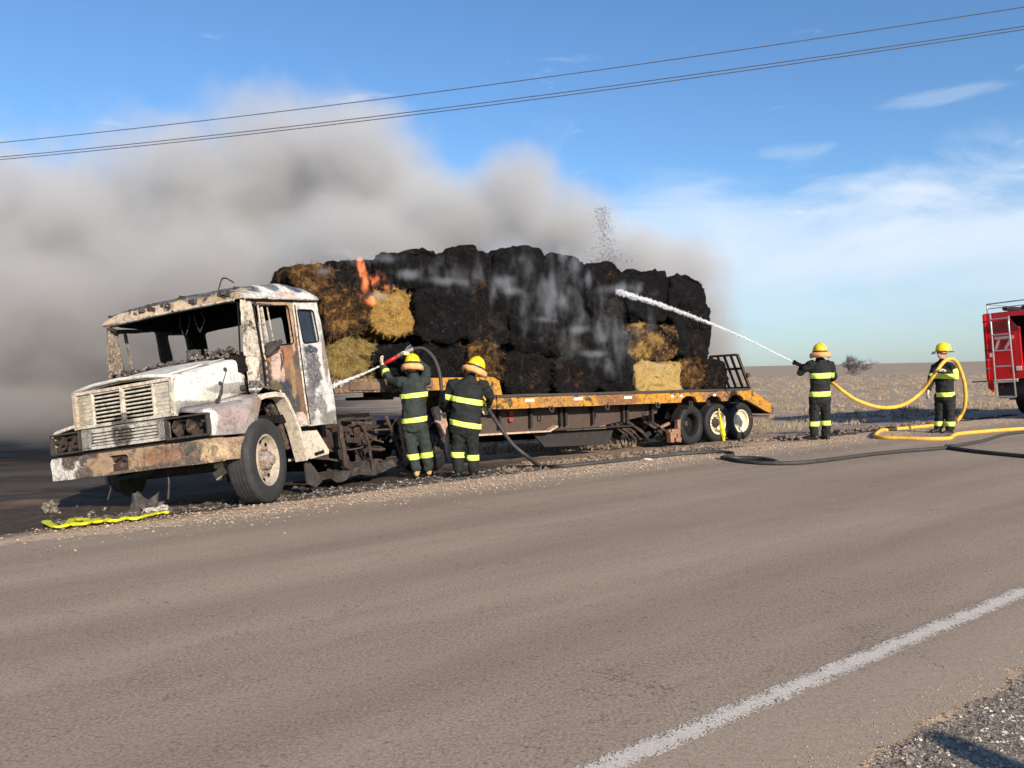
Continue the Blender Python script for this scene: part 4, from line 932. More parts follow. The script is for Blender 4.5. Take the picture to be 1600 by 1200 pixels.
# wheels
M_RIMW = simple('cream_wheel_rim', (0.66, 0.58, 0.42), .55, var=.12, sc=5)
LWm = wheel_meshes(0.42, 0.30, 0.235, M_TYREN, M_RIMW, M_RUSTY, dish=0.02, holes=8, seg=40)
LWn = wheel_meshes(0.42, 0.30, 0.235, M_TYREN, M_RIMW, M_RUSTY, dish=0.10, holes=6, seg=40)
w1 = onside(1157, 658, 1.15); w2 = onside(1121, 660, 1.15); w3 = onside(1084, 664, 1.15)
zc = w1.z+.005
put_wheel(TL, LWm, (w1.x, 1.04, zc), parts=(1, 0, 0)); put_wheel(TL, LWn, (w2.x, 1.04, zc-.01), parts=(1, 1, 0)); put_wheel(TL, LWn, (w3.x+.03, .98, zc-.03), R(5), parts=(0, 0, 0))
MB().lathe([(.26, -.02), (.26, .02), (.001, .02)], (w3.x+.03, .90, zc-.03), n=24).build('tyre_blanking_disc', M_SOOT, TL)  # added dark disc, stops light showing through the hollow tyre
for x in (w1.x, w2.x, w3.x): put_wheel(TL, LWm, (x, -1.04, zc), flip=True, parts=(1, 0, 0)); MB().tube([(x, -.95, zc), (x, .95, zc)], .06, 10).build('axle', M_BLACK, TL)
b = MB(); p = onside(1055, 668, 1.12)
for k in range(9): b.box((p.x+rnd.uniform(-.13, .13), 1.08+rnd.uniform(-.06, .05), p.z+rnd.uniform(-.28, .16)), (rnd.uniform(.07, .16), rnd.uniform(.08, .16), rnd.uniform(.06, .22)), Matrix.Rotation(rnd.uniform(-.3, .3), 3, 'Y'))
b.bar((p.x+.18, 1.12, p.z+.1), (p.x+.42, 1.1, p.z+.02), .06, .05)
each(b, 'exposed_brake_parts', burnt('orange_rusted_brake', (.34, .17, .10), thr=(.6, .68), c1=(.08, .04, .03), c2=(.5, .3, .2), rust_thr=(.6, .68), sc=16), TL, bev=.01, disp=dn(.015, 12, 2))
b = MB(); q = onside(1134, 655, 1.2)
yy = q.x
b.tube(crom([(w2.x+.02, 1.215, zc+.30), (w2.x+.0, 1.22, zc+.12), (w2.x-.03, 1.22, zc-.02), (w2.x-.07, 1.22, zc-.18), (w2.x-.10, 1.225, zc-.40)], 6), [.012]*5+[.022]*6+[.04]*6+[.05]*5+[.035]*3, 8, jit=.15)
b.build('yellow_rag', M_FLU, TL)
# beaver tail and loading ramp
b = MB()
for sg in (1, -1):
    y0, y1 = (1.17, 1.25) if sg > 0 else (-1.25, -1.17)
    q = MB(); q.prism([(-8.25, .99), (-8.25, .78), (-8.95, .50), (-9.12, .46), (-9.14, .66), (-8.45, .99)], sxz, y0, y1); q.build('beaver_tail_side', M_YEL, TL)
b.prism([(-8.4, .96), (-9.1, .64), (-9.1, .58), (-8.4, .90)], sxz, -1.17, 1.17); b.box((-9.14, 0, .55), (.06, 2.5, .20)); b.box((-8.75, .6, .40), (.7, 1.2, .04))
each(b, 'beaver_tail', M_BRNB, TL)
def ramp(y0, y1):
    rp = MB(); pts = {}
    x0, z0, x1, z1 = -8.42, 1.02, -8.02, 1.78
    f = lambda u, v: (x0+(x1-x0)*v, y0+(y1-y0)*u, z0+(z1-z0)*v)
    rp.bar(f(0, 0), f(0, 1), .05, .06); rp.bar(f(1, 0), f(1, 1), .05, .06)
    rr = rp.build('loading_ramp', M_BRNB, TL)
    for v in (0.04, .60, 1.0): MB().bar(f(0, v), f(1, v), .05, .05).build('ramp_bar', M_BRNB, rr)
    for u in (.28, .52, .76): MB().bar(f(u, 0), f(u, 1), .04, .045).build('ramp_bar', M_BRNB, rr)
ramp(.45, 1.22); ramp(-1.22, -.45)
MB().lathe([(.05, -.03), (.05, .03), (.001, .03)], (-8.3, 1.27, 1.33), n=12).build('ramp_catch', M_BRNB, TL)
# weathered remnants under the deck
for k in range(10):
    x = rnd.uniform(-5.9, -4.6); q = MB(); q.tube(crom([(x, .7, .4), (x-.2, .9, .2), (x-.45, .8, .05)], 4), rnd.uniform(.015, .03), 6, jit=.3); q.build('air_line', M_RUSTY, TL)

# ------------------------------------------------------------------ hay bales
def haymat(name, gold, amt, darkness=1.0, patch=2.2):
    t = NT(name)
    big = t.noise(patch, 6, 0.7, dist=.6); med = t.noise(7, 7, .75, dist=.3); fib = t.noise(17, 7, .85, stretch=(1, 1, .5), dist=2.5); f2 = t.noise(90, 3, .7, dist=1.5)
    blk = t.mix(t.mr(fib, .35, .7), (.003*darkness, .003*darkness, .0035*darkness), (.014*darkness, .0138*darkness, .015*darkness))
    blk = t.mix(t.mth('MULTIPLY', t.mr(t.noise(12, 8, .82, dist=1.2), .58, .66), .75), blk, (.11, .105, .105))
    g2 = tuple(x*.35 for x in gold); g3 = tuple(min(.8, x*1.35) for x in gold)
    gl = t.mix(t.mr(fib, .40, .52), g2, gold); gl = t.mix(t.mr(f2, .52, .60), gl, g3); gl = t.mix(t.mth('MULTIPLY', t.mr(med, .56, .66), .6), gl, g2)
    brn = t.mix(t.mr(fib, .4, .65), (.018, .012, .008), (.13, .065, .022))
    a = t.mth('ADD', big, t.mth('MULTIPLY', t.mth('SUBTRACT', med, .5), .45))
    c = t.mix(t.mr(a, 1-amt-.02, 1-amt+.07), blk, brn)
    c = t.mix(t.mr(a, 1-amt+.09, 1-amt+.17), c, gl)
    t.col(c, .95, 0, t.mth('ADD', fib, t.mth('MULTIPLY', med, .8)), 1.0, .05, .12)
    return t.m
GOLD = (.37, .23, .065); OLIVE = (.27, .19, .06); BRIGHT = (.52, .36, .135); RUST = (.20, .10, .03)
HM = {'k': haymat('charred_hay', RUST, .29), 'k2': haymat('charred_hay_with_brown_tufts', RUST, .385, patch=3.2), 'b': haymat('singed_brown_hay', (.30, .17, .05), .53, patch=2.6),
      'o': haymat('singed_olive_hay', OLIVE, .66, patch=2.0), 'g': haymat('golden_hay', GOLD, .80, patch=1.5), 'G': haymat('bright_straw', BRIGHT, .88, patch=1.2), 'm': haymat('half_burnt_straw', GOLD, .55, patch=1.6)}
SM = {}
for k_, cc in (('k', (.02, .018, .017)), ('k2', (.035, .025, .018)), ('b', (.12, .065, .025)), ('o', (.26, .19, .07)), ('g', (.42, .26, .08)), ('G', (.56, .40, .155)), ('m', (.30, .19, .07))):
    SM[k_] = simple('loose_strands_'+{'k': 'black', 'k2': 'sooty', 'b': 'brown', 'o': 'olive', 'g': 'golden', 'G': 'pale', 'm': 'tan'}[k_], cc, .9, var=.6, sc=25, bstr=0)
def bale(cx, y0, y1, cz, rx, rz, kind, sq, seed, label, tilt=0., group='hay bales stacked on the trailer', n=4200):
    """axis along the trailer's width; rx, rz half sizes; sq: squareness"""
    rb = random.Random(seed); NU, NV = 84, 22
    off = Vector((seed*3.7, seed*1.3, seed*.7)); V = []; F = []
    e = 2.0/(2.0+sq*4)
    def pt(u, v):
        a = u*2*math.pi; ca, sa = math.cos(a), math.sin(a)
        X_ = math.copysign(abs(ca)**e, ca); Z_ = math.copysign(abs(sa)**e, sa)
        return X_, Z_
    rings = [(-1.0, 0.0), (-1.0, .5), (-1.0, .8), (-.97, .97)] + [(-.9+1.74*i/16, 1.0) for i in range(17)]+[(.90, .992)] + [(.955, .965), (.985, .91), (1, .83), (1, .75), (1, .66), (1, .57), (1, .48), (1, .39), (1, .3), (1, .2), (1, .1), (1, 0.0)]
    ym = (y0+y1)/2; hy = (y1-y0)/2
    amp_ = {'g': .45, 'G': .45, 'm': .7}.get(kind, 1.0)
    def dsp(p, nrm):
        q = p*1.0+off
        d = (.11*mnoise.noise(q*1.6)+.08*mnoise.noise(q*3.7))*amp_+.06*mnoise.noise(q*8.5)+.035*mnoise.noise(q*20)-.035
        d -= .05*max(0, mnoise.noise(Vector((q.x*2.4, q.y*7, q.z*2.4)))-.1)
        return p+nrm*d+mnoise.noise_vector(q*14)*.012
    for (yy, rr_) in rings:
        for k in range(NU):
            X_, Z_ = pt(k/NU, 0); y = ym+yy*hy
            ov = 1+.05*math.sin(3*math.pi*k/NU*2+seed)
            p = Vector((cx+X_*rx*rr_*ov, y, cz+Z_*rz*rr_))
            nrm = Vector((X_/max(.2, rx), 0, Z_/max(.2, rz))); nrm = nrm.normalized() if nrm.length else Vector((0, 0, 1))
            endw = max(0, (abs(yy)-.9)/.1)
            nn = (nrm*(1-endw*.75)+Vector((0, math.copysign(1, yy), 0))*endw).normalized()
            V.append(dsp(p, nn))
    m = len(rings)
    for i in range(m-1):
        for k in range(NU): F.append((i*NU+k, i*NU+(k+1) % NU, (i+1)*NU+(k+1) % NU, (i+1)*NU+k))
    if tilt:
        rm = Matrix.Rotation(tilt, 3, 'Y'); c0 = Vector((cx, ym, cz)); V = [rm @ (v-c0)+c0 for v in V]
    c0 = Vector((cx, ym, cz-rz))
    me = bpy.data.meshes.new('hay_bale'); me.from_pydata([v-c0 for v in V], [], F); me.update()
    for p in me.polygons: p.use_smooth = True
    me.materials.append(HM[kind])
    o = bpy.data.objects.new('hay_bale', me); COL.objects.link(o); o.matrix_world = LMAT @ Matrix.Translation(c0)
    tagp(o, label, 'hay bale', group)
    # strands standing off the surface, only where the bale is in the open
    SV = []; SF = []
    polys = me.polygons
    lng = {'k': .06, 'k2': .07, 'b': .10, 'o': .13, 'g': .10, 'G': .065, 'm': .08}[kind]
    for _ in range(n*2 if kind in 'gGmo' else n):
        p = polys[rb.randrange(len(polys))]; c = p.center; nr = p.normal
        if c.y < -.2 and c.z < .6*rz*2: continue
        c = c+nr*0.002; tg = nr.orthogonal().normalized(); tg = Matrix.Rotation(rb.uniform(0, 6.28), 3, nr) @ tg
        L = lng*rb.uniform(.4, 1.5); d = (tg+nr*rb.uniform(.05, .55)).normalized(); sd = d.cross(nr).normalized()*rb.uniform(.0018, .004)
        mid = c+d*L*.55+nr*rb.uniform(-.3, .2)*L*.3; end = c+d*L+tg.cross(nr)*rb.uniform(-.3, .3)*L
        k = len(SV); SV += [c-sd, c+sd, mid+sd*.8, mid-sd*.8, end]; SF += [(k, k+1, k+2, k+3), (k+3, k+2, k+4)]
    ms = bpy.data.meshes.new('loose_straw'); ms.from_pydata(SV, [], SF); ms.update(); ms.materials.append(SM[kind])
    st = bpy.data.objects.new('loose_straw', ms); COL.objects.link(st); st.parent = o; st['kind'] = 'stuff'
    return o
NEAR = [ # x0,x1,ytop,ybot (pixels of the photo) kind squareness label
 (508, 592, 528, 602, 'o', .2, 'olive-brown loosened hay bale at the front of the bottom row, behind the cab'),
 (582, 668, 538, 600, 'k', .3, 'charred bale in the bottom row just above the raised red nozzle'),
 (660, 738, 534, 600, 'k', .3, 'charred bale in the bottom row between the two near firefighters'),
 (728, 796, 530, 606, 'b', .2, 'brown-tufted burnt bale right above the second helmet'),
 (786, 872, 552, 622, 'k2', .4, 'charred bale standing right behind the step of the yellow gooseneck'),
 (862, 944, 554, 621, 'k2', .4, 'bottom-row charred bale with a few yellow tufts at its foot'),
 (934, 1002, 556, 619, 'k', .5, 'charred bale just left of the pale straw bale on the deck'),
 (994, 1072, 561, 617, 'G', 1.2, 'brightest pale straw bale, square, standing on the deck'),
 (1064, 1112, 556, 616, 'b', .4, 'brown singed bale just right of the pale straw bale'),
 (1098, 1144, 560, 615, 'k2', .3, 'last charred bale on the deck, next to the raised ramp'),
 (500, 582, 448, 535, 'b', .3, 'brown half-burnt bale beside the rear edge of the cab roof'),
 (572, 658, 450, 530, 'g', .05, 'round golden bale end showing among the black bales'),
 (645, 738, 447, 542, 'k', .3, 'broad charred bale just right of the round golden bale'),
 (728, 806, 462, 545, 'k2', .3, 'charred bale with a rusty tuft in the middle row below the thick steam'),
 (796, 868, 480, 560, 'k', .3, 'charred middle-row bale below the tallest bale of the load'),
 (858, 928, 496, 562, 'k2', .3, 'charred bale with small brown patches in the middle row left of the steaming one'),
 (918, 988, 492, 563, 'k', .3, 'wet charred bale steaming in the middle row left of the half-burnt gold one'),
 (978, 1064, 506, 566, 'm', .7, 'half-burnt gold straw bale resting on the brightest bale'),
 (1052, 1118, 488, 566, 'k2', .3, 'charred bale at the rear end of the middle row'),
 (456, 532, 412, 470, 'b', .2, 'singed brown bale at the front top, overhanging the cab'),
 (522, 592, 404, 465, 'k2', .2, 'burning bale at the front top with flames on its right side'),
 (582, 640, 402, 462, 'k', .2, 'smoking black bale just behind the flames'),
 (612, 704, 391, 462, 'k', .2, 'lumpy charred top bale right of the flames'),
 (694, 782, 388, 474, 'k2', .2, 'charred top bale with a rust-coloured patch near its crest'),
 (770, 868, 386, 490, 'k', .3, 'tallest charred bale crowning the load'),
 (856, 924, 398, 506, 'k', .3, 'steaming charred top bale right of the tallest one'),
 (918, 988, 411, 505, 'k2', .2, 'charred top bale where the water jet lands'),
 (976, 1058, 421, 505, 'k', .2, 'charred top bale above the water jet, second from the rear'),
 (1044, 1108, 431, 512, 'k', .3, 'rearmost charred top bale, rounded off at its corner'),
 (1060, 1114, 470, 520, 'k', .3, 'low charred bale jutting out at the rear, crossed by the water jet'),
]
for i, (x0, x1, yt, yb, kd, sq, lab) in enumerate(NEAR):
    yn = 1.16 if i < 10 else 1.10 if i < 19 else 1.0
    if kd in 'Gm': yn += .08
    else: yn += .09*math.sin(i*2.7)
    a = onside(x0, (yt+yb)/2, yn); b_ = onside(x1, (yt+yb)/2, yn); xm = (x0+x1)/2
    zt = onside(xm, yt, yn-.35).z; zb_ = onside(xm, yb, yn).z
    cx = (a.x+b_.x)/2; rx = abs(a.x-b_.x)/2*.965; cz = (zt+zb_)/2; rz = (zt-zb_)/2*.985
    if kd in ('k', 'k2', 'b'): sq = max(sq, .20)
    bale(cx, yn-1.05, yn, cz, rx*.975, rz*.955, kd, sq, i+1, lab)
FARL = ['singed bale on the far side', 'charred bale on the far side']
for i, (x0, x1, yt, yb, kd, sq, lab) in enumerate(NEAR):
    yn = 1.10; a = onside(x0, (yt+yb)/2, yn); b_ = onside(x1, (yt+yb)/2, yn); xm = (x0+x1)/2
    zt = onside(xm, yt, yn-.35).z-(.10 if i > 18 else 0); zb_ = onside(xm, yb, yn).z
    ordn = ['first', 'second', 'third', 'fourth', 'fifth', 'sixth', 'seventh', 'eighth', 'ninth', 'tenth', 'eleventh']; k0 = 0 if i < 10 else 10 if i < 19 else 19
    far_l = 'far-side charred bale, %s from the cab in the %s row' % (ordn[i-k0], 'bottom' if i < 10 else 'middle' if i < 19 else 'top')
    bale((a.x+b_.x)/2+(-.75 if i in (0, 10, 19) else -.15), -1.15, -.02, (zt+zb_)/2, abs(a.x-b_.x)/2, (zt-zb_)/2, 'k2' if i in (0, 10, 19) else 'k', .3, i+60, far_l, group='hay bales on the far side of the load', n=2500)
# ------------------------------------------------------------------ people
M_TURN = simple('black_turnout_fabric', (.016, .018, .019), .85, var=.35, sc=9, bstr=.5, bdist=.012, spec=.25)
M_TURNG = simple('dark_green_grey_turnout_fabric', (.028, .036, .034), .85, var=.35, sc=9, bstr=.5, bdist=.012, spec=.25)
M_BAND = simple('lime_reflective_tape', (.68, .86, .16), .45, var=.08, sc=30, bstr=.1); M_BAND.node_tree.nodes['Principled BSDF'].inputs['Emission Strength'].default_value = 0
M_HELM = simple('yellow_helmet_shell', (.86, .60, .01), .32, var=.06, sc=6, bstr=.05, spec=.6)
M_NECK = simple('orange_neck_flap', (.72, .36, .14), .8, var=.2, sc=12, bstr=.4)
M_SKIN = simple('skin', (.50, .29, .19), .55, var=.12, sc=20, bstr=.1)
M_GLOVE = simple('pale_leather_gloves', (.62, .50, .36), .8, var=.25, sc=20, bstr=.4)
M_GLOVEB = simple('black_gloves', (.02, .02, .02), .7, var=.25, sc=20)
M_BOOT = simple('black_boots', (.018, .017, .017), .5, var=.3, sc=20)
M_BOOTT = simple('tan_leather_boots', (.46, .30, .13), .7, var=.4, sc=20)
M_STRAP = simple('black_straps', (.02, .02, .02), .6, var=.3)
M_VIS = simple('clear_visor', (.35, .42, .45), .15, var=.1)
class Body:
    """elliptical lofts that a voxel remesh fuses into one skin"""
    def __init__(s): s.b = MB()
    def limb(s, pts, side=(1, 0, 0), n=16):
        """pts: (Vector, half-width along side, half-depth)"""
        P = [Vector(p[0]) for p in pts]; secs = []
        for i, p in enumerate(P):
            t_ = (P[min(i+1, len(P)-1)]-P[max(i-1, 0)]).normalized(); sd = Vector(side); sd = (sd-t_*sd.dot(t_))
            sd = sd.normalized() if sd.length > .05 else t_.orthogonal().normalized(); dp = t_.cross(sd); a, c = pts[i][1], pts[i][2]
            secs.append([p+sd*math.cos(2*math.pi*k/n)*a+dp*math.sin(2*math.pi*k/n)*c for k in range(n)])
        def capd(i, dirn):
            p = P[i]; q = P[i+dirn] if 0 <= i+dirn < len(P) else p
            t_ = (p-q).normalized(); r_ = min(pts[i][1], pts[i][2])*.55
            return [p+t_*r_+(v-p)*.55 for v in secs[i]]
        secs = [capd(0, 1)]+secs+[capd(len(P)-1, -1)]
        l = loft(secs, close=True, cap=True); s.b.add(l.v, l.f); return s
    def ball(s, c, r, n=14, rot=None):
        c = Vector(c); rx, ry, rz = r; vs = []; fs = []; m = 10
        for i in range(m+1):
            th = math.pi*i/m
            for k in range(n):
                ph = 2*math.pi*k/n; q = Vector((rx*math.sin(th)*math.cos(ph), ry*math.sin(th)*math.sin(ph), rz*math.cos(th)))
                vs.append(c+((rot @ q) if rot else q))
        for i in range(m):
            for k in range(n): k2 = (k+1) % n; fs.append((i*n+k, (i+1)*n+k, (i+1)*n+k2, i*n+k2))
        s.b.add(vs, fs); return s
    def make(s, name, mat, parent, vox=.012, wr=.0, wsc=7., sm=3, seed=0):
        me = s.b.mesh(name, doubles=True); o = linkmesh(name, me, parent, mat)
        md = o.modifiers.new('r', 'REMESH'); md.mode = 'VOXEL'; md.voxel_size = vox
        m2 = o.modifiers.new('s', 'SMOOTH'); m2.iterations = sm; m2.factor = .5
        dg = bpy.context.evaluated_depsgraph_get(); nm = bpy.data.meshes.new_from_object(o.evaluated_get(dg)); o.modifiers.clear(); o.data = nm
        if not nm.materials: nm.materials.append(mat)
        if wr:
            for v in nm.vertices:
                q = v.co*wsc+Vector((seed, 0, seed)); d = mnoise.noise(Vector((q.x, q.y, q.z*1.9)))+.5*mnoise.noise(q*2.3+Vector((0, 0, mnoise.noise(q)*2)))
                v.co += v.normal*d*wr
        for p in nm.polygons: p.use_smooth = True
        return o
def band(src, name, p, nrm, hw, mat, region=None, off=.007):
    """strip of tape: a slice of the garment pushed out a little"""
    bm = bmesh.new(); bm.from_mesh(src.data); p = Vector(p); nrm = Vector(nrm).normalized()
    if region: bmesh.ops.delete(bm, geom=[f for f in bm.faces if not region(f.calc_center_median())], context='FACES')
    for s_, cl in ((1, True), (-1, True)):
        bmesh.ops.bisect_plane(bm, geom=bm.verts[:]+bm.edges[:]+bm.faces[:], plane_co=p+nrm*hw*s_, plane_no=nrm*s_, clear_outer=True)
    bm.normal_update()
    for v in bm.verts: v.co += v.normal*off
    me = bpy.data.meshes.new(name); bm.to_mesh(me); bm.free()
    me.materials.clear(); me.materials.append(mat); o = linkmesh(name, me, src)
    md = o.modifiers.new('s', 'SOLIDIFY'); md.thickness = .004; md.offset = 1; return o
def helmet(parent, c, tilt, yaw, flap=True, visor=False, big=1.0):
    """tilt/yaw matrix; helmet front along +Y local"""
    M = Matrix.Translation(c) @ Matrix.Rotation(yaw, 4, 'Z') @ tilt
    def bd(b, nm, mat, par, **k):
        b.v = [M @ Vector(v)*1.0 for v in b.v]; return b.build(nm, mat, par, **k)
    s_ = big; b = MB(); prof = []
    for i in range(11):
        th = math.pi/2*i/10; prof.append((.135*s_*math.sin(th)+.0005, .150*s_*math.cos(th)-.0))
    prof += [(.137*s_, -.02), (.134*s_, -.025), (.128*s_, -.02)]
    b.lathe(prof, (0, 0, 0), axis=(0, 0, 1), n=28); b.v = [Vector((v[0]*.94, v[1]*1.12, v[2])) for v in b.v]
    h = bd(b, 'helmet', M_HELM, parent, smooth=True)
    b = MB(); b.tube([(0, -.145*s_, .0), (0, -.12*s_, .10*s_), (0, 0, .158*s_), (0, .12*s_, .10*s_), (0, .145*s_, .0)], .010, 6)
    for a in (-.35, .35): b.tube([(math.sin(a)*.13, -math.cos(a)*.14*s_, .01), (math.sin(a)*.08, -math.cos(a)*.08*s_, .125*s_)], .006, 5)
    bd(b, 'helmet_ridge', M_HELM, h, smooth=True)
    b = MB(); b.lathe([(.133*s_, -.022), (.165*s_, -.035), (.168*s_, -.042), (.13*s_, -.034)], (0, 0, 0), axis=(0, 0, 1), n=28); b.v = [Vector((v[0]*.92, v[1]*1.16-(.012 if v[1] < 0 else 0), v[2]-(.018 if v[1] < 0 else 0))) for v in b.v]
    bd(b, 'helmet_brim', M_STRAP if visor else M_HELM, h, smooth=True)
    if flap:
        b = MB(); secs = []
        for i in range(17):
            a = math.pi*(.92+1.16*i/16.0); ca, sa = math.cos(a), math.sin(a)
            secs.append([(ca*.125*s_, sa*.145*s_, -.022), (ca*.172*s_, sa*.205*s_, -.045), (ca*.190*s_, sa*.235*s_, -.085), (ca*.172*s_, sa*.215*s_, -.135)])
        l = loft(secs); l.v = [M @ Vector(v) for v in l.v]; o = l.build('neck_flap', M_NECK, h, smooth=True, disp=dn(.012, 11, 2)); md = o.modifiers.new('s', 'SOLIDIFY'); md.thickness = .008
        b = MB(); b.lathe([(.138*s_, -.03), (.141*s_, -.018), (.141*s_, -.004), (.137*s_, 0)], (0, 0, 0), axis=(0, 0, 1), n=28); b.v = [Vector((v[0]*.945, v[1]*1.12, v[2])) for v in b.v]; bd(b, 'helmet_band', M_STRAP, h)
    if visor:
        b = MB(); secs = []
        for i in range(9):
            a = math.pi/2+(i/8-.5)*1.7; secs.append([(math.cos(a)*.15, math.sin(a)*.18+.02, -.02), (math.cos(a)*.15, math.sin(a)*.18+.05, -.075)])
        l = loft(secs); l.v = [M @ Vector(v) for v in l.v]; l.build('visor', M_VIS, h, smooth=True)
    return h
def hand(B, wrist, dirn, palm_n, scale=1.0, curl=.9, thumb=1):
    """palm, four separate bent fingers and a thumb leaving the side of the palm"""
    d = Vector(dirn).normalized(); n_ = Vector(palm_n); n_ = (n_-d*n_.dot(d)).normalized(); sd = d.cross(n_)
    w = Vector(wrist); k = scale
    B.limb([(w, .028*k, .024*k), (w+d*.045*k, .040*k, .020*k), (w+d*.085*k, .043*k, .017*k)], side=sd)
    for i, (L, o_) in enumerate(((.072, -.033), (.082, -.011), (.077, .012), (.060, .033))):
        p = w+d*.085*k+sd*o_*k; a = 0; pts = [(p-d*.02*k, .0095*k, .0095*k)]; dd = d.copy()
        for j, f in enumerate((.45, .32, .23)):
            a = curl*(.55+.35*j); rm = Matrix.Rotation(a, 3, sd)
            dd = (rm @ dd).normalized() if j else (Matrix.Rotation(a*.7, 3, sd) @ d)
            p = p+dd*L*f*k*1.1; pts.append((p, .0090*k, .0088*k))
        B.limb(pts, side=sd, n=8)
    t0 = w+d*.03*k+sd*(-.035*thumb)*k; t1 = t0+(d*.035+sd*(-.02*thumb)+n_*.012)*k; t2 = t1+(d*.028+n_*.022+sd*.006*thumb)*k
    B.limb([(t0, .013*k, .013*k), (t1, .011*k, .011*k), (t2, .009*k, .009*k)], side=n_, n=8)
def person(label, base, J, fwd, group='firefighters at the burning truck', mat=M_TURN, tmat=None, boots=M_BOOT, glove=M_GLOVE, helm=None, gear=True, bands=(), lb=None, width=1.0, hair=False, seed=1):
    """J: joints in world space; fwd: facing direction"""
    tmat = tmat or mat
    root = empty('person', loc=base); tagp(root, label, 'person', group)
    b0 = Vector(base); L = {k: Vector(v)-b0 for k, v in J.items()}
    fw = Vector(fwd).normalized(); 
    sl_, sr = L['sl'], L['sr']; side = (sr-sl_); side.z *= .5; side.normalize()
    hipc = (L['hl']+L['hr'])/2; chest = (sl_+sr)/2; neck = L['neck']; head = L['head']
    hw = (sr-sl_).length/2
    # body: one continuous skin, mostly under the clothing
    B = Body()
    up = (head-neck).normalized()
    B.limb([(hipc, .13, .09), (hipc.lerp(chest, .5), .12, .085), (chest, .15, .09), (neck, .055, .055)], side=side)
    B.limb([(neck-up*.03, .055, .06), (neck+up*.05, .052, .056)], side=side)
    hc = head; rotH = Matrix((side, fw, up)).transposed()
    B.ball(hc+up*.015, (.076, .097, .105), rot=rotH); B.ball(hc+up*-.045+fw*.030, (.058, .062, .062), rot=rotH)
    B.limb([(hc+fw*.088+up*.02, .010, .010), (hc+fw*.108-up*.018, .016, .016), (hc+fw*.095-up*.026, .018, .010)], side=side, n=8)
    B.ball(hc+fw*.088-up*.052, (.026, .012, .008), rot=rotH, n=8); B.ball(hc+fw*.075-up*.082, (.022, .020, .016), rot=rotH, n=8)
    for s_ in (-1, 1):
        B.ball(hc+side*.077*s_-up*.005, (.012, .022, .032), rot=rotH, n=8); B.ball(hc+side*.030*s_+fw*.080+up*.012, (.014, .010, .009), rot=rotH, n=8)
    for a, e, w_, s_ in (('sl', 'el', 'wl', -1), ('sr', 'er', 'wr', 1)):
        B.limb([(L[a], .05, .05), (L[a].lerp(L[e], .5), .045, .045), (L[e], .038, .038), (L[w_], .028, .026)], side=fw)
        gl = L['g'+a[1]] if ('g'+a[1]) in L else None
        d = (L[w_]-L[e]).normalized() if gl is None else (gl-L[w_]).normalized()
    for h_, k_, a_ in (('hl', 'kl', 'al'), ('hr', 'kr', 'ar')):
        B.limb([(L[h_], .075, .08), (L[k_], .055, .058), (L[a_], .04, .045)], side=side)
    for w_, e_, s_, nk in (('wl', 'el', -1, 'nl'), ('wr', 'er', 1, 'nr')):
        d = (L[w_]-L[e_]).normalized(); pn = Vector(J.get(nk, (0, 0, -1)))
        if glove is M_SKIN: hand(B, L[w_], d, pn, 1.0, .7, -s_)
    body = B.make('body', M_SKIN, root, vox=.010, sm=2)
    if glove is not M_SKIN:
        for w_, e_, s_, nk in (('wl', 'el', -1, 'nl'), ('wr', 'er', 1, 'nr')):
            G = Body(); d = (L[w_]-L[e_]).normalized(); pn = Vector(J.get(nk, (0, 0, -1)))
            G.limb([(L[w_]-d*.05, .042, .040), (L[w_], .034, .030)], side=fw); hand(G, L[w_], d, pn, 1.18, .85, -s_)
            G.make('glove', glove, root, vox=.0075, sm=1)
    # jacket
    Jk = Body(); w = width; hem = hipc.lerp(L['kl'].lerp(L['kr'], .5), .22)
    Jk.limb([(hem, hw*1.02*w, .155), (hipc, hw*.98*w, .16), (hipc.lerp(chest, .35), hw*.94*w, .155), (hipc.lerp(chest, .7), hw*1.02*w, .155), (chest-up*.02, hw*1.0*w, .13), (chest+up*.045, hw*.62, .10), (neck+up*.015, .082, .085)], side=side, n=24)
    for a, e, w_ in (('sl', 'el', 'wl'), ('sr', 'er', 'wr')):
        Jk.limb([(L[a].lerp(chest, .25), .085, .095), (L[a], .085, .092), (L[a].lerp(L[e], .5), .076, .080), (L[e], .069, .069), (L[e].lerp(L[w_], .5), .062, .060), (L[w_]-(L[w_]-L[e]).normalized()*.02, .055, .052)], side=fw)
    jk = Jk.make('jacket', mat, root, vox=.014, wr=.019, wsc=7, sm=4, seed=seed)
    T = Body()
    T.limb([(hipc+Vector((0, 0, .02)), hw*.82, .13), (hipc-Vector((0, 0, .10)), hw*.84, .135)], side=side)
    for h_, k_, a_ in (('hl', 'kl', 'al'), ('hr', 'kr', 'ar')):
        dn_ = (L[a_]-L[k_]).normalized()
        T.limb([(L[h_], .108, .12), (L[h_].lerp(L[k_], .5), .100, .108), (L[k_], .088, .092), (L[k_].lerp(L[a_], .5), .083, .088), (L[a_]-dn_*.01, .082, .09)], side=side)
    tr = T.make('trousers', tmat, root, vox=.014, wr=.018, wsc=8, sm=3, seed=seed+3)
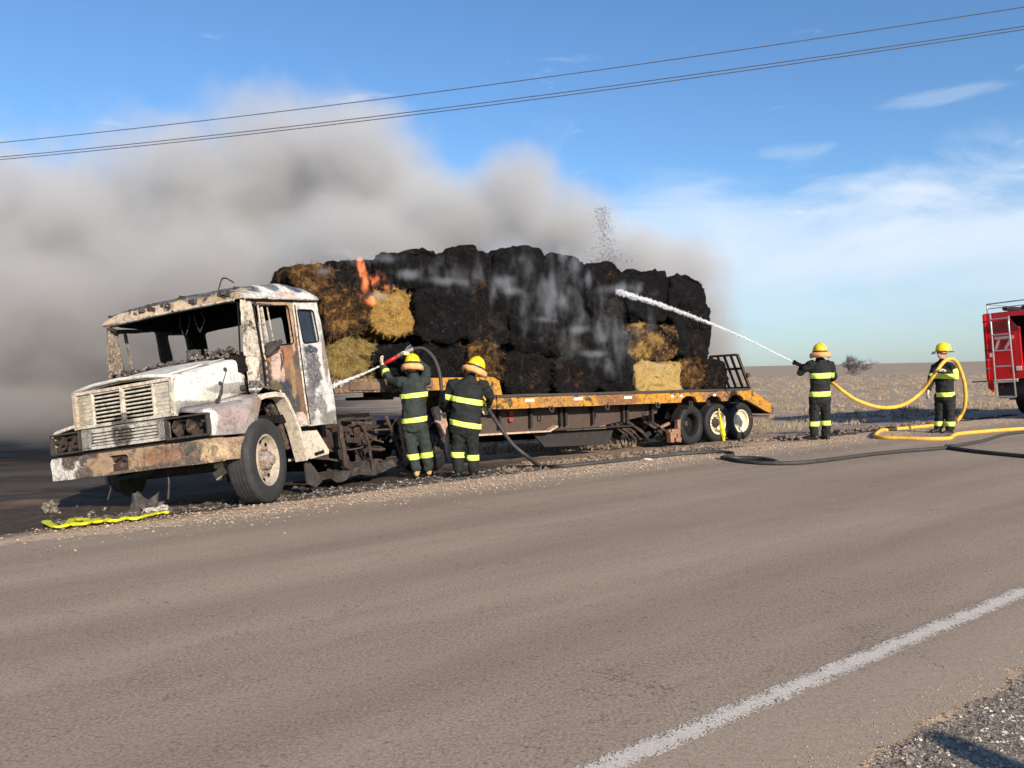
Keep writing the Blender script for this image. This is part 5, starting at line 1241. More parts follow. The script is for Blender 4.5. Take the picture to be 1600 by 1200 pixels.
    for a_, s_ in (('al', -1), ('ar', 1)):
        F = Body(); an = L[a_]; gr = an.copy(); gr.z = L['floor'+a_[1]].z if ('floor'+a_[1]) in L else (an.z-.09)
        ff = Vector((fw.x, fw.y, 0)).normalized() if ('f'+a_[1]) not in J else Vector(J['f'+a_[1]]).normalized(); ss = Vector((ff.y, -ff.x, 0))
        F.limb([(an+Vector((0, 0, .08)), .058, .062), (Vector((an.x, an.y, gr.z+.06)), .052, .058)], side=ss)
        F.limb([(Vector((an.x, an.y, gr.z+.045))-ff*.055, .040, .045), (Vector((an.x, an.y, gr.z+.05))+ff*.04, .048, .050), (Vector((an.x, an.y, gr.z+.04))+ff*.13, .052, .038), (Vector((an.x, an.y, gr.z+.032))+ff*.19, .042, .028)], side=ss)
        F.make('boot', boots, root, vox=.010, sm=1)
    for (src, p, nrm, hwid, reg) in bands:
        p = Vector(p)-b0
        band(jk if src == 'j' else tr, 'reflective_band', p, nrm, hwid, M_BAND, region=(lambda c, reg=reg: reg(c+b0)) if reg else None)
    if helm:
        hp, tilt, yaw, kw = helm; helmet(root, Vector(hp)-b0, tilt, yaw, **kw)
    elif hair:
        H = Body(); H.ball(hc+up*.035-fw*.012, (.085, .104, .098), rot=rotH); H.make('hair', M_STRAP, root, vox=.012)
    return root
def jp(d, Y0):
    return {k: (at(v[0], v[1], Y0+v[2]) if k[0] not in 'nf' or k == 'neck' else Vector(v)) for k, v in d.items()}
def tube_obj(name, pts, r, mat, label, cat, k=8, n=10, parent=None):
    b = MB(); P = crom(pts, k); b.tube(P, r, n); o = b.build(name, mat, parent, smooth=True)
    if parent is None: tagp(o, label, cat)
    return o
# firefighter with the raised red nozzle
Y1 = 12.0
J = jp(dict(head=(645, 573, .02), neck=(645, 587, 0), sl=(628, 597, 0), sr=(664, 596, 0), el=(610, 596, .22), wl=(598.5, 572, .34), er=(667, 577, .22), wr=(641, 556, .36),
     hl=(638, 663, 0), hr=(657, 663, 0), kl=(643, 703, -.02), kr=(665, 702, .05), al=(651, 735, -.05), ar=(670, 733, .12)), Y1)
J['nl'] = Vector((1, 0, -.4)); J['nr'] = Vector((-.2, .2, -1)); base = Vector((at(658, 742, Y1).x, Y1, gz(at(658, 742, Y1).x, Y1)))
def reg_leg(xpx, Y, w=.13):
    xc = at(xpx, 700, Y).x; return lambda c: abs(c.x-xc) < w
def torso(xpx, Y, zmin=0, w=.26):
    xc = at(xpx, 640, Y).x; return lambda c: abs(c.x-xc) < w
p = person('firefighter seen from behind holding a red nozzle up over the head', base, J, (-.15, 1, 0), mat=M_TURNG, boots=M_BOOTT, width=1.12, seed=2,
  bands=[('j', at(644, 618, Y1), (-.09, 0, 1), .036, torso(644, Y1, w=.30)), ('j', at(646, 656, Y1), (-.10, 0, 1), .038, None), ('t', at(648, 713, Y1), (-.08, 0, 1), .042, None),
         ('j', J['wl'].lerp(J['el'], .38), J['wl']-J['el'], .030, lambda c: c.x < at(616, 590, Y1).x)],
  helm=(at(644.5, 566.5, Y1+.02), Matrix.Rotation(R(-10), 4, 'X'), R(6), dict(big=.93)))
# second firefighter, stooping over the hose
Y2 = 11.7
J = jp(dict(head=(742, 579, .16), neck=(735, 590, .05), sl=(708, 600, 0), sr=(755, 603, .02), el=(697, 625, .10), wl=(693, 641, .30), er=(767, 620, .12), wr=(762, 634, .30),
     hl=(717, 664, -.04), hr=(736, 666, -.04), kl=(715, 704, 0), kr=(739, 706, .04), al=(716, 736, -.05), ar=(740, 737, .02)), Y2)
J['nl'] = Vector((1, 0, 0)); J['nr'] = Vector((-.5, 0, -1)); base = Vector((at(728, 746, Y2).x, Y2, gz(at(728, 746, Y2).x, Y2)))
p = person('firefighter stooping with head tilted, back turned, feeding the black hose', base, J, (.12, 1, -.12), mat=M_TURN, width=1.02, seed=5,
  bands=[('j', at(731, 626, Y2), (.20, 0, 1), .040, torso(728, Y2, w=.30)), ('j', at(726, 662, Y2), (.20, 0, 1), .038, torso(726, Y2, w=.29)), ('t', at(714, 710, Y2), (.08, 0, 1), .040, lambda c: c.x < at(727.5, 700, Y2).x), ('t', at(740, 715, Y2), (0, 0, 1), .040, lambda c: c.x > at(727.5, 700, Y2).x)],
  helm=(at(744, 573, Y2+.14), Matrix.Rotation(R(-16), 4, 'X') @ Matrix.Rotation(R(16), 4, 'Y'), R(-10), dict(big=1.05)))
# third firefighter, aiming the jet
Y3 = 15.2
J = jp(dict(head=(1281, 552, .03), neck=(1281, 562, 0), sl=(1267, 570, 0), sr=(1297, 570, 0), el=(1250, 583, .10), wl=(1253.5, 573, .34), er=(1303, 589, .08), wr=(1292, 596, .28),
     hl=(1273, 622, 0), hr=(1289, 622, 0), kl=(1272, 652, 0), kr=(1290, 653, .02), al=(1272, 680, -.03), ar=(1291, 680, .05)), Y3)
J['nl'] = Vector((.3, 0, -1)); J['nr'] = Vector((-1, 0, 0)); base = Vector((at(1280, 686, Y3).x, Y3, 0.0))
J['fl'] = Vector((-.9, .5, 0))
p = person('firefighter seen from behind aiming the white water jet at the hay', base, J, (-.25, 1, 0), mat=M_TURN, glove=M_GLOVEB, width=1.06, seed=7, boots=M_BOOT,
  bands=[('j', at(1284, 587, Y3), (-.02, 0, 1), .050, torso(1285, Y3, w=.235)), ('j', at(1281, 615.5, Y3), (-.02, 0, 1), .048, torso(1281, Y3, w=.24)), ('t', at(1281, 661.5, Y3), (-.04, 0, 1), .045, None)],
  helm=(at(1281, 548.5, Y3+.03), Matrix.Rotation(R(-4), 4, 'X'), R(0), dict(big=1.03)))
# fourth firefighter, facing left with the hose over the shoulder
Y4 = 16.0
J = jp(dict(head=(1472, 553, 0), neck=(1474, 564, 0), sl=(1462, 572, .12), sr=(1486, 573, -.12), el=(1455, 594, .05), wl=(1450, 611, -.06), er=(1493, 590, -.16), wr=(1476, 580, -.34),
     hl=(1469, 618, .06), hr=(1484, 618, -.06), kl=(1468, 646, .06), kr=(1484, 647, -.06), al=(1466, 669, .08), ar=(1484, 672, -.06)), Y4)
J['nl'] = Vector((1, 0, 0)); J['nr'] = Vector((0, 0, -1)); base = Vector((at(1476, 676, Y4).x, Y4, 0.0))
p = person('firefighter facing left with the yellow hose looped over a shoulder', base, J, (-1, -.35, 0), mat=M_TURN, glove=M_GLOVE, width=1.15, seed=9, boots=M_BOOT,
  bands=[('j', at(1475, 588, Y4), (.05, 0, 1), .050, torso(1472, Y4, w=.22)), ('j', at(1478, 616, Y4), (-.04, 0, 1), .045, torso(1478, Y4, w=.24)), ('t', at(1476, 662, Y4), (0, 0, 1), .045, None),
         ('j', J['sr'].lerp(J['er'], .55), J['sr']-J['er'], .06, lambda c: c.x > at(1480, 580, Y4).x)],
  helm=(at(1474, 546.5, Y4), Matrix.Rotation(R(-3), 4, 'X'), R(70), dict(big=.95, flap=False, visor=True)))
# bystander beside the photographer, whose shadow falls on the chippings
B0 = Vector((3.47, -0.49, gz(3.47, -.49)))
def bj(x, y, z): return B0+Vector((x, y, z))
J = dict(head=bj(0, 0, 1.63), neck=bj(0, 0, 1.50), sl=bj(-.2, 0, 1.42), sr=bj(.2, 0, 1.42), el=bj(-.25, 0, 1.14), wl=bj(-.22, .08, .90), er=bj(.25, 0, 1.14), wr=bj(.22, .08, .90),
     hl=bj(-.09, 0, .92), hr=bj(.09, 0, .92), kl=bj(-.1, .02, .50), kr=bj(.1, .02, .50), al=bj(-.1, 0, .09), ar=bj(.1, 0, .09))
person('bystander in dark clothes standing on the near verge, out of the frame to the right', B0, J, (-.1, 1, 0), group=None, mat=simple('navy_coat', (.03, .035, .05), .9), glove=M_SKIN, hair=True, seed=11)

# ------------------------------------------------------------------ nozzles, hoses, jets
M_BHOSE = simple('black_rubber_hose', (.040, .038, .036), .6, var=.35, sc=12, bstr=.3)
M_YHOSE = simple('yellow_woven_hose', (.72, .40, .055), .7, var=.18, sc=10, bstr=.3)
M_REDN = simple('red_nozzle_barrel', (.42, .015, .02), .4, var=.2)
M_METAL = simple('worn_alloy', (.45, .45, .46), .35, metal=.7, var=.3, sc=20)
n0 = at(604, 566.5, Y1+.44); n1 = at(622, 556, Y1+.46); n2 = at(646, 545, Y1+.45)
nz = empty('nozzle', loc=n0); tagp(nz, 'red fire nozzle with grey metal valve held up by a gloved firefighter', 'nozzle')
def rel(o, pts): return [Vector(p)-o.location for p in pts]
b = MB(); b.tube(rel(nz, [at(600, 569, Y1+.44), n1]), .030, 12); b.build('barrel', M_REDN, nz, smooth=True)
b = MB(); b.tube(rel(nz, [n1, n1.lerp(n2, .3), n1.lerp(n2, .35), n1.lerp(n2, .6), n1.lerp(n2, .65), n2]), [.028, .040, .034, .034, .042, .036], 12); b.build('valve', M_METAL, nz)
b = MB(); b.tube(rel(nz, [n1.lerp(n2, .4), n1.lerp(n2, .45)+Vector((.03, -.03, .07)), n1.lerp(n2, .7)+Vector((.04, -.04, .09))]), .010, 6); b.build('lever', M_METAL, nz)
hz = lambda px, py, off=.03: (lambda q: Vector((q.x, q.y, gz(q.x, q.y)+off)))(onz(px, py, -.02))
bh = [n2, at(662, 545, Y1+.42), at(678, 560, Y1+.35), at(687, 585, Y1+.25), at(690, 615, Y1+.15), at(688, 634, Y2+.40), at(700, 643, Y2+.42), at(730, 640, Y2+.42), at(760, 634, Y2+.38), at(764, 641, Y2+.30), at(780, 665, Y2+.15), at(800, 693, Y2+.12), at(822, 712, Y2+.15)]
gp = [(845, 722.5), (870, 727), (900, 726), (950, 722), (1000, 717), (1060, 712), (1110, 710.5), (1136, 711.5), (1146, 714), (1139, 719), (1128, 720), (1140, 722), (1160, 726), (1200, 729), (1250, 728.5), (1300, 723), (1360, 715), (1420, 709), (1470, 705), (1500, 700), (1540, 692), (1570, 683), (1600, 679), (1660, 672)]
tube_obj('black_hose', bh+[hz(*q) for q in gp], .030, M_BHOSE, 'black rubber hose running from the red nozzle down across the road edge', 'hose', k=8)
tube_obj('black_hose', [hz(1483, 704, .03), hz(1500, 707), hz(1540, 712), hz(1600, 718), hz(1680, 726), hz(1760, 738)], .032, M_BHOSE, 'short dark hose branching off towards the right edge of the road', 'hose')
tube_obj('black_hose', [hz(1137, 721, .03), hz(1160, 720.5, .03), hz(1190, 722, .03), hz(1215, 727, .03)], .034, M_BHOSE, 'doubled end of dark hose lying in the bend of the black hose', 'hose')
b = MB(); q = [hz(1478, 703.5, .03), hz(1492, 703, .03)]; b.tube(q, .045, 12); tagp(b.build('hose_coupling', M_STRAP, None), 'black coupling joining the two dark hoses on the asphalt', 'coupling')
# nozzle of the jet
m0 = at(1239, 565.5, Y3+.48); m1 = at(1256, 573, Y3+.42)
nz2 = empty('nozzle', loc=m0); tagp(nz2, 'black nozzle with red rings from which the white water jet leaves', 'nozzle')
b = MB(); dd = m1-m0; b.tube(rel(nz2, [m0, m0+dd*.2, m0+dd*.25, m1]), [.050, .050, .036, .034], 12); b.build('barrel', M_STRAP, nz2, bev=.004)
b = MB(); b.tube(rel(nz2, [m0+dd*.33, m0+dd*.43]), .044, 12); b.build('red_ring', M_REDN, nz2)
b = MB(); b.tube(rel(nz2, [m0+dd*.60, m0+dd*.68]), .044, 12); b.build('red_ring', M_REDN, nz2)
b = MB(); b.tube(rel(nz2, [m1, m1+dd*.9, at(1280, 588, Y3+.36), at(1292, 596, Y3+.33)]), .040, 10); b.build('hose_tail', M_STRAP, nz2, smooth=True)
yh = [at(1290, 594, Y3+.34), at(1303, 600, Y3+.12), at(1318, 612, Y3), at(1340, 626, Y3+.1), at(1375, 636.5, Y3+.3), at(1410, 633, Y3+.45), at(1438, 614, Y4-.1), at(1460, 585, Y4-.28), at(1474, 566, Y4-.22), at(1486, 560.5, Y4-.05), at(1497, 570, Y4+.1), at(1507, 600, Y4+.15), at(1508, 630, Y4+.2), at(1502, 648, Y4+.3), at(1492, 660, Y4+.4), hz(1478, 666.5, .04), hz(1462, 667), hz(1430, 669.5), hz(1400, 672), hz(1385, 673), hz(1376, 674), hz(1369, 682), hz(1368, 686), hz(1380, 688), hz(1410, 689), hz(1450, 690), hz(1482, 689), hz(1489, 685), hz(1500, 681.5), hz(1550, 677), hz(1600, 673.5), hz(1680, 669)]
tube_obj('yellow_hose', yh, .036, M_YHOSE, 'thick yellow hose hanging between two firefighters and looping on the road edge', 'hose', k=8, n=12)
b = MB(); b.tube([hz(1385, 672.5, .04), hz(1397, 672, .04)], .052, 12); tagp(b.build('hose_coupling', M_STRAP, None), 'black sleeve on the yellow hose loop by the road edge', 'coupling')
# water
t = NT('white_water'); t.col((.92, .94, .96), .25, 0, None); t.b.inputs['Alpha'].default_value = 1
t.l(t.mr(t.noise(14, 5, .7, stretch=(1, 1, 1)), .40, .62, .12, .85), t.b.inputs['Alpha']); M_WAT = t.m
t = NT('thin_grey_water'); t.col((.62, .62, .60), .3, 0, None); t.l(t.mr(t.noise(14, 5, .7), .30, .6, .20, .75), t.b.inputs['Alpha']); M_WAT2 = t.m
def jet(pts, r0, r1, ndrop, spread, seed, name, label, rough=.25, mat=None):
    P = crom(pts, 40); rj = random.Random(seed); b = MB(); n_ = len(P)
    rr_ = [(r0+(r1-r0)*(i/n_))*(1+rough*2*mnoise.noise(Vector((i*.35, seed, 0)))*min(1, i/n_*2)) for i in range(n_)]
    P2 = [p+mnoise.noise_vector(Vector((i*.25, seed, 1)))*spread*.25*(i/n_) for i, p in enumerate(P)]
    b.tube(P2, rr_, 7, jit=rough); o = b.build(name, mat or M_WAT, None, smooth=True); tagp(o, label, 'water jet')
    V = []; F = []
    for _ in range(ndrop):
        f = rj.random()**.8; i = min(n_-2, int(f*n_)); s_ = spread*(.25+f)
        p = P[i].lerp(P[i+1], rj.random())+Vector((rj.gauss(0, s_*.3), rj.gauss(0, s_*.4), rj.gauss(-s_*.15, s_*.35))); z = rj.uniform(.0025, .0075)*(1+f)
        k = len(V); V += [p+Vector(q)*z for q in ((1, 0, 0), (-1, 0, 0), (0, 1, 0), (0, -1, 0), (0, 0, 1.6), (0, 0, -1.6))]
        F += [tuple(a+k for a in t3) for t3 in ((0, 2, 4), (2, 1, 4), (1, 3, 4), (3, 0, 4), (2, 0, 5), (1, 2, 5), (3, 1, 5), (0, 3, 5))]
    me = bpy.data.meshes.new('spray'); me.from_pydata(V, [], F); me.update(); me.materials.append(M_WAT); s2 = bpy.data.objects.new('spray', me); COL.objects.link(s2); s2.parent = o; s2['kind'] = 'stuff'
    return o
hit = LMAT @ onside(965, 455, 1.12)
jet([m0, m0.lerp(hit, .35)+Vector((0, 0, .10)), m0.lerp(hit, .7)+Vector((0, 0, .09)), hit], .014, .010, 4200, .060, 3, 'water_jet', 'long white water jet arching onto the charred top bales', .35)
jet([at(600, 569, Y1+.44), at(570, 583, Y1+.3), at(540, 595, Y1+.15), at(519, 604, Y1-.1)], .012, .028, 250, .045, 5, 'water_jet', 'short grey jet from the red nozzle towards the gap behind the cab', .3, M_WAT2)
# dirt thrown up above the load
rnd = random.Random(21); V = []; F = []
pc = LMAT @ onside(950, 412, .6)
for _ in range(1700):
    h_ = rnd.random()**1.3*1.15; x_ = rnd.gauss(0, .06+.15*(1-h_)**2+.03)-h_*.10; p = pc+Vector((x_, rnd.gauss(0, .12), h_)); z = rnd.uniform(.003, .009)
    k = len(V); V += [p+Vector((rnd.uniform(-1, 1), rnd.uniform(-1, 1), rnd.uniform(-1, 1)))*z*1.5 for _q in range(4)]; F += [(k, k+1, k+2), (k, k+2, k+3), (k, k+3, k+1), (k+1, k+3, k+2)]
me = bpy.data.meshes.new('flying_char'); me.from_pydata(V, [], F); me.update(); me.materials.append(M_SOOT); o = bpy.data.objects.new('flying_char', me); COL.objects.link(o); tagp(o, None, None, None, 'stuff')

# ------------------------------------------------------------------ fire engine (rear end in view, the rest runs out of the frame)
E0 = at(1547, 640, 20.0); E0.z = 0.0
EM = Matrix.Translation(E0) @ Matrix(((-RN.x, RD.x, 0, 0), (-RN.y, RD.y, 0, 0), (0, 0, 1, 0), (0, 0, 0, 1))) @ Matrix.Rotation(R(-3), 4, 'Y')   # x: across towards the camera, y: forward
EN = empty('fire_engine', EM); tagp(EN, 'red fire engine with rear ladder and open equipment bay at the right frame edge', 'fire engine')
M_FRED = simple('fire_engine_red', (.55, .012, .018), .3, var=.12, sc=2, bstr=.03, spec=.6); M_ALU = simple('brushed_aluminium', (.62, .60, .58), .35, metal=.6, var=.15); M_DRED = simple('maroon_panel', (.16, .012, .015), .5); M_EBLK = simple('black_chassis_paint', (.012, .012, .014), .6)  # M_DRED is one plain dark red for stripe and upper straps
M_CRM = simple('cream_plastic', (.62, .60, .52), .5); M_EWHT = simple('white_gear', (.75, .74, .7), .5)
fxz = lambda x, z, d: (x, d, z)
b = MB(); b.prism([(0, .95), (2.4, .95), (2.4, 2.62), (0, 2.62)], fxz, 0, .06, holes=[[(.82, 1.15), (2.15, 1.15), (2.15, 2.40), (.60, 2.50), (.62, 2.28), (.80, 2.22)]]); b.build('rear_panel', M_FRED, EN, bev=.008)
b = MB(); b.prism([(0, .75), (.12, .62), (.12, .95), (0, .95)], fxz, 0, .06); b.prism([(.0, .95), (.05, .95), (.05, 2.60), (.0, 2.60)], fxz, -.05, 0); each(b, 'corner_post', M_FRED, EN)
b = MB(); b.box((0.015, 3.3, 1.8), (.03, 6.4, 1.65)); b.box((2.385, 3.3, 1.8), (.03, 6.4, 1.65)); b.box((1.2, 3.3, 2.60), (2.4, 6.4, .05)); b.box((1.2, 1.1, 1.7), (2.3, .05, 1.5)); each(b, 'body_panel', M_FRED, EN)
b = MB(); b.box((1.40, .98, 1.75), (1.8, .05, 1.6)); b.box((1.45, .52, 2.53), (1.9, .9, .03)); b.box((.57, .52, 1.8), (.03, .9, 1.4)); b.box((1.4, .52, 1.10), (1.7, .9, .03)); each(b, 'bay_lining', M_EBLK, EN)
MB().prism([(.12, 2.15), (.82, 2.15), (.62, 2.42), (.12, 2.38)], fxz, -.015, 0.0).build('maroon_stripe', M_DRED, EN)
for z in (2.42, 2.20, 1.70, 1.46, 1.24):
    MB().box((.06, -.056, z), (.12, .012, .035)).build('corner_strap', M_DRED if z > 1.5 else M_ALU, EN)
b = MB(); b.tube([(.20, -.10, 2.62), (.22, -.12, 2.3), (.24, -.14, .50)], .020, 8); b.tube([(.62, -.10, 2.50), (.62, -.12, 2.3), (.68, -.14, .50)], .020, 8); lad = each(b, 'ladder_rail', M_ALU, EN, smooth=True)
for z in (2.45, 2.06, 1.66, 1.27, .88, .52): MB().tube([(.225, -.13, z), (.645, -.13, z)], .017, 8).build('ladder_rung', M_ALU, lad[0])
b = MB(); b.box((.45, -.02, 1.98), (.42, .03, .07)); b.bar((.34, -.02, 1.95), (.24, -.02, 1.70), .02, .05); b.bar((.62, -.02, 1.95), (.46, -.02, 1.70), .02, .05); each(b, 'door_bracket', M_ALU, EN)
MB().box((.14, -.012, 1.57), (.10, .02, .10)).build('lamp', M_CRM, EN); MB().box((.74, -.012, 1.20), (.11, .02, .11)).build('sticker', M_CRM, EN)
b = MB(); b.box((.45, -.03, .90), (.50, .06, .05)); b.build('rear_step', M_ALU, EN)
b = MB(); b.box((1.0, .35, .72), (1.6, .55, .38)); b.box((1.3, 2.6, .6), (1.9, 4.6, .35)); b.box((1.45, .2, .40), (1.3, .4, .45)); each(b, 'underframe', M_EBLK, EN)
b = MB(); b.box((-.18, -.02, .92), (.36, .03, .03)); b.build('marker_arm', M_EBLK, EN)
b = MB(); b.lathe([(.03, 0), (.03, .02), (.001, .02)], (.33, -.02, .76), n=12); b.build('tail_lamp', M_RED, EN)
b = MB(); b.box((.45, -.08, .50), (.36, .03, .04)); b.build('tow_plate', M_ALU, EN)
for x, z in ((.95, 2.0), (1.05, 1.75), (1.15, 1.35), (1.3, 1.5), (1.6, 1.9)):
    q = MB(); q.lathe([(.02, -.1), (.09, -.08), (.09, .06), (.05, .08), (.001, .09)], (x, .45, z), n=14); q.tube([(x-.15, .5, z), (x+.2, .5, z+.02)], .02, 6); each(q, 'pump_fitting', M_CRM if z > 1.6 else M_EWHT, EN)
b = MB(); b.tube([(.08, .05, 2.62), (.08, .05, 2.86), (.08, 6.2, 2.86), (.08, 6.2, 2.62)], .016, 8); b.tube([(.08, .05, 2.86), (2.3, .05, 2.86), (2.3, .05, 2.62)], .016, 8); b.tube([(.08, .05, 2.74), (2.3, .05, 2.74)], .012, 8); b.tube([(1.2, .05, 2.62), (1.2, .05, 2.86)], .014, 8); each(b, 'roof_rail', M_ALU, EN, smooth=True)
b = MB(); b.tube([(.3, .5, 2.74), (.3, 4.0, 2.74)], .06, 10); b.tube([(.8, .3, 2.70), (.8, 4.0, 2.72)], .05, 10); each(b, 'suction_hose', M_EBLK, EN)
EW = wheel_meshes(.50, .28, .29, M_TYREN, M_EBLK, M_EBLK, dish=.1)
for x, fl in ((.25, True), (2.2, False)):
    for y in (1.7, 5.3): w_ = put_wheel(EN, EW, (x, y, .50)); w_.rotation_euler = (0, 0, R(90 if fl else -90))
b = MB(); b.box((1.2, 7.4, 1.6), (2.4, 1.8, 1.9)); b.build('cab', M_FRED, EN, bev=.08); b = MB(); b.box((1.2, 8.31, 2.0), (2.1, .03, .8)); b.build('windscreen', M_GLASSD, EN)

# ------------------------------------------------------------------ power line
M_WIRE = simple('aluminium_cable', (.08, .085, .10), .6); M_WOOD = simple('weathered_pole_wood', (.16, .12, .09), .9, var=.4, sc=3, bstr=.5)
wl_, wr_ = 16.0, 11.6
def wire(y0, ym, y1, zo, label):
    pts = []
    for i in range(-16, 33):
        f = i/16; px = 1600*f
        py = y0*(1-f)+y1*f+(ym-(y0+y1)/2)*4*f*(1-f); Y = wl_+(wr_-wl_)*f
        if Y > 40 or Y < 6: continue
        pts.append(at(800, 600, 1)*0+Vector((0, 0, 0)) if False else (f, px, py, Y))
    A = at(0, y0, wl_); C_ = at(1600, y1, wr_); Mi = at(800, ym, (2*wl_*wr_)/(wl_+wr_))
    # parabola through the three points along the straight plan line
    pl = C_-A; L_ = math.hypot(pl.x, pl.y); sm_ = math.hypot(Mi.x-A.x, Mi.y-A.y)/L_
    sag = (Mi.z-(A.z+(C_.z-A.z)*sm_))/(sm_*(1-sm_)); P = []
    for i in range(-16, 41):
        f = i/16*1.0; 
        if f < -1.0 or f > 2.0: continue
        P.append(Vector((A.x+pl.x*f, A.y+pl.y*f, A.z+(C_.z-A.z)*f+sag*f*(1-f)))+Vector((0, 0, zo)))
    b = MB(); b.tube(P, .0080, 5); o = b.build('power_cable', M_WIRE, None); tagp(o, label, 'cable'); return P
Pa = wire(223, 128, 11, 0, 'uppermost single power cable crossing the sky'); Pb = wire(245.5, 155, 41, 0, 'middle power cable, upper one of the close pair'); Pc = wire(249.5, 160, 46, 0, 'lowest power cable, lower one of the close pair')
for i_, lab in ((0, 'wooden pole holding the cables far left, out of the frame'), (-1, 'wooden pole holding the cables far right, out of the frame')):
    a = Pa[i_]; pe = empty('utility_pole', loc=(a.x, a.y, gz(a.x, a.y))); tagp(pe, lab, 'utility pole'); z0 = gz(a.x, a.y)
    b = MB(); b.tube([(0, 0, -.3), (0, 0, a.z-z0+.3)], [.16, .11], 12); b.build('pole', M_WOOD, pe, smooth=True)
    for P_ in (Pa, Pb, Pc): q = P_[i_]-pe.location; MB().bar((0, 0, q.z-.06), (q.x, q.y+.01, q.z-.06), .10, .10).build('crossarm', M_WOOD, pe) if (q.xy.length > .05) else None

# ------------------------------------------------------------------ the bare tree on the plain
tp = onz(1336, 587.5, -.55); tp.z = gz(tp.x, tp.y, False); TRE = empty('bare_tree', loc=tp); tagp(TRE, 'small bare grey tree standing alone on the plain near the horizon', 'tree')
rt = random.Random(4); M_BARK = simple('grey_bark', (.15, .13, .13), .9, var=.3)
trunk = MB(); tw = MB(); hT = tp.y*40/1240
def br(b, p, d, L, r, lev):
    p = Vector(p); pts = [p]; q = p
    for _ in range(4):
        d = (d+Vector((rt.gauss(0, .16), rt.gauss(0, .16), rt.gauss(0.02, .10)))).normalized(); q = q+d*L/4; pts.append(q)
    (trunk if lev < 2 else tw).tube(pts, [r*(1-.14*i) for i in range(5)], 5 if lev < 2 else 3, cap=False)
    if lev < 5:
        for _ in range(5 if lev < 2 else 4):
            i = rt.randint(1, 4); dd = (d+Vector((rt.gauss(0, .9), rt.gauss(0, .9), rt.gauss(.05, .40)))).normalized(); br(b, pts[i], dd, L*rt.uniform(.50, .70), r*.55, lev+1)
for dx in (-.9, -.45, 0.0, .4, .9): br(None, (dx*.6, 0, 0), Vector((dx*.7, 0, 1)).normalized(), hT*.42, .11, 0)
trunk.build('trunk', M_BARK, TRE, smooth=True); cr = tw.build('crown', simple('grey_twigs', (.17, .15, .155), .9, var=.3), TRE)
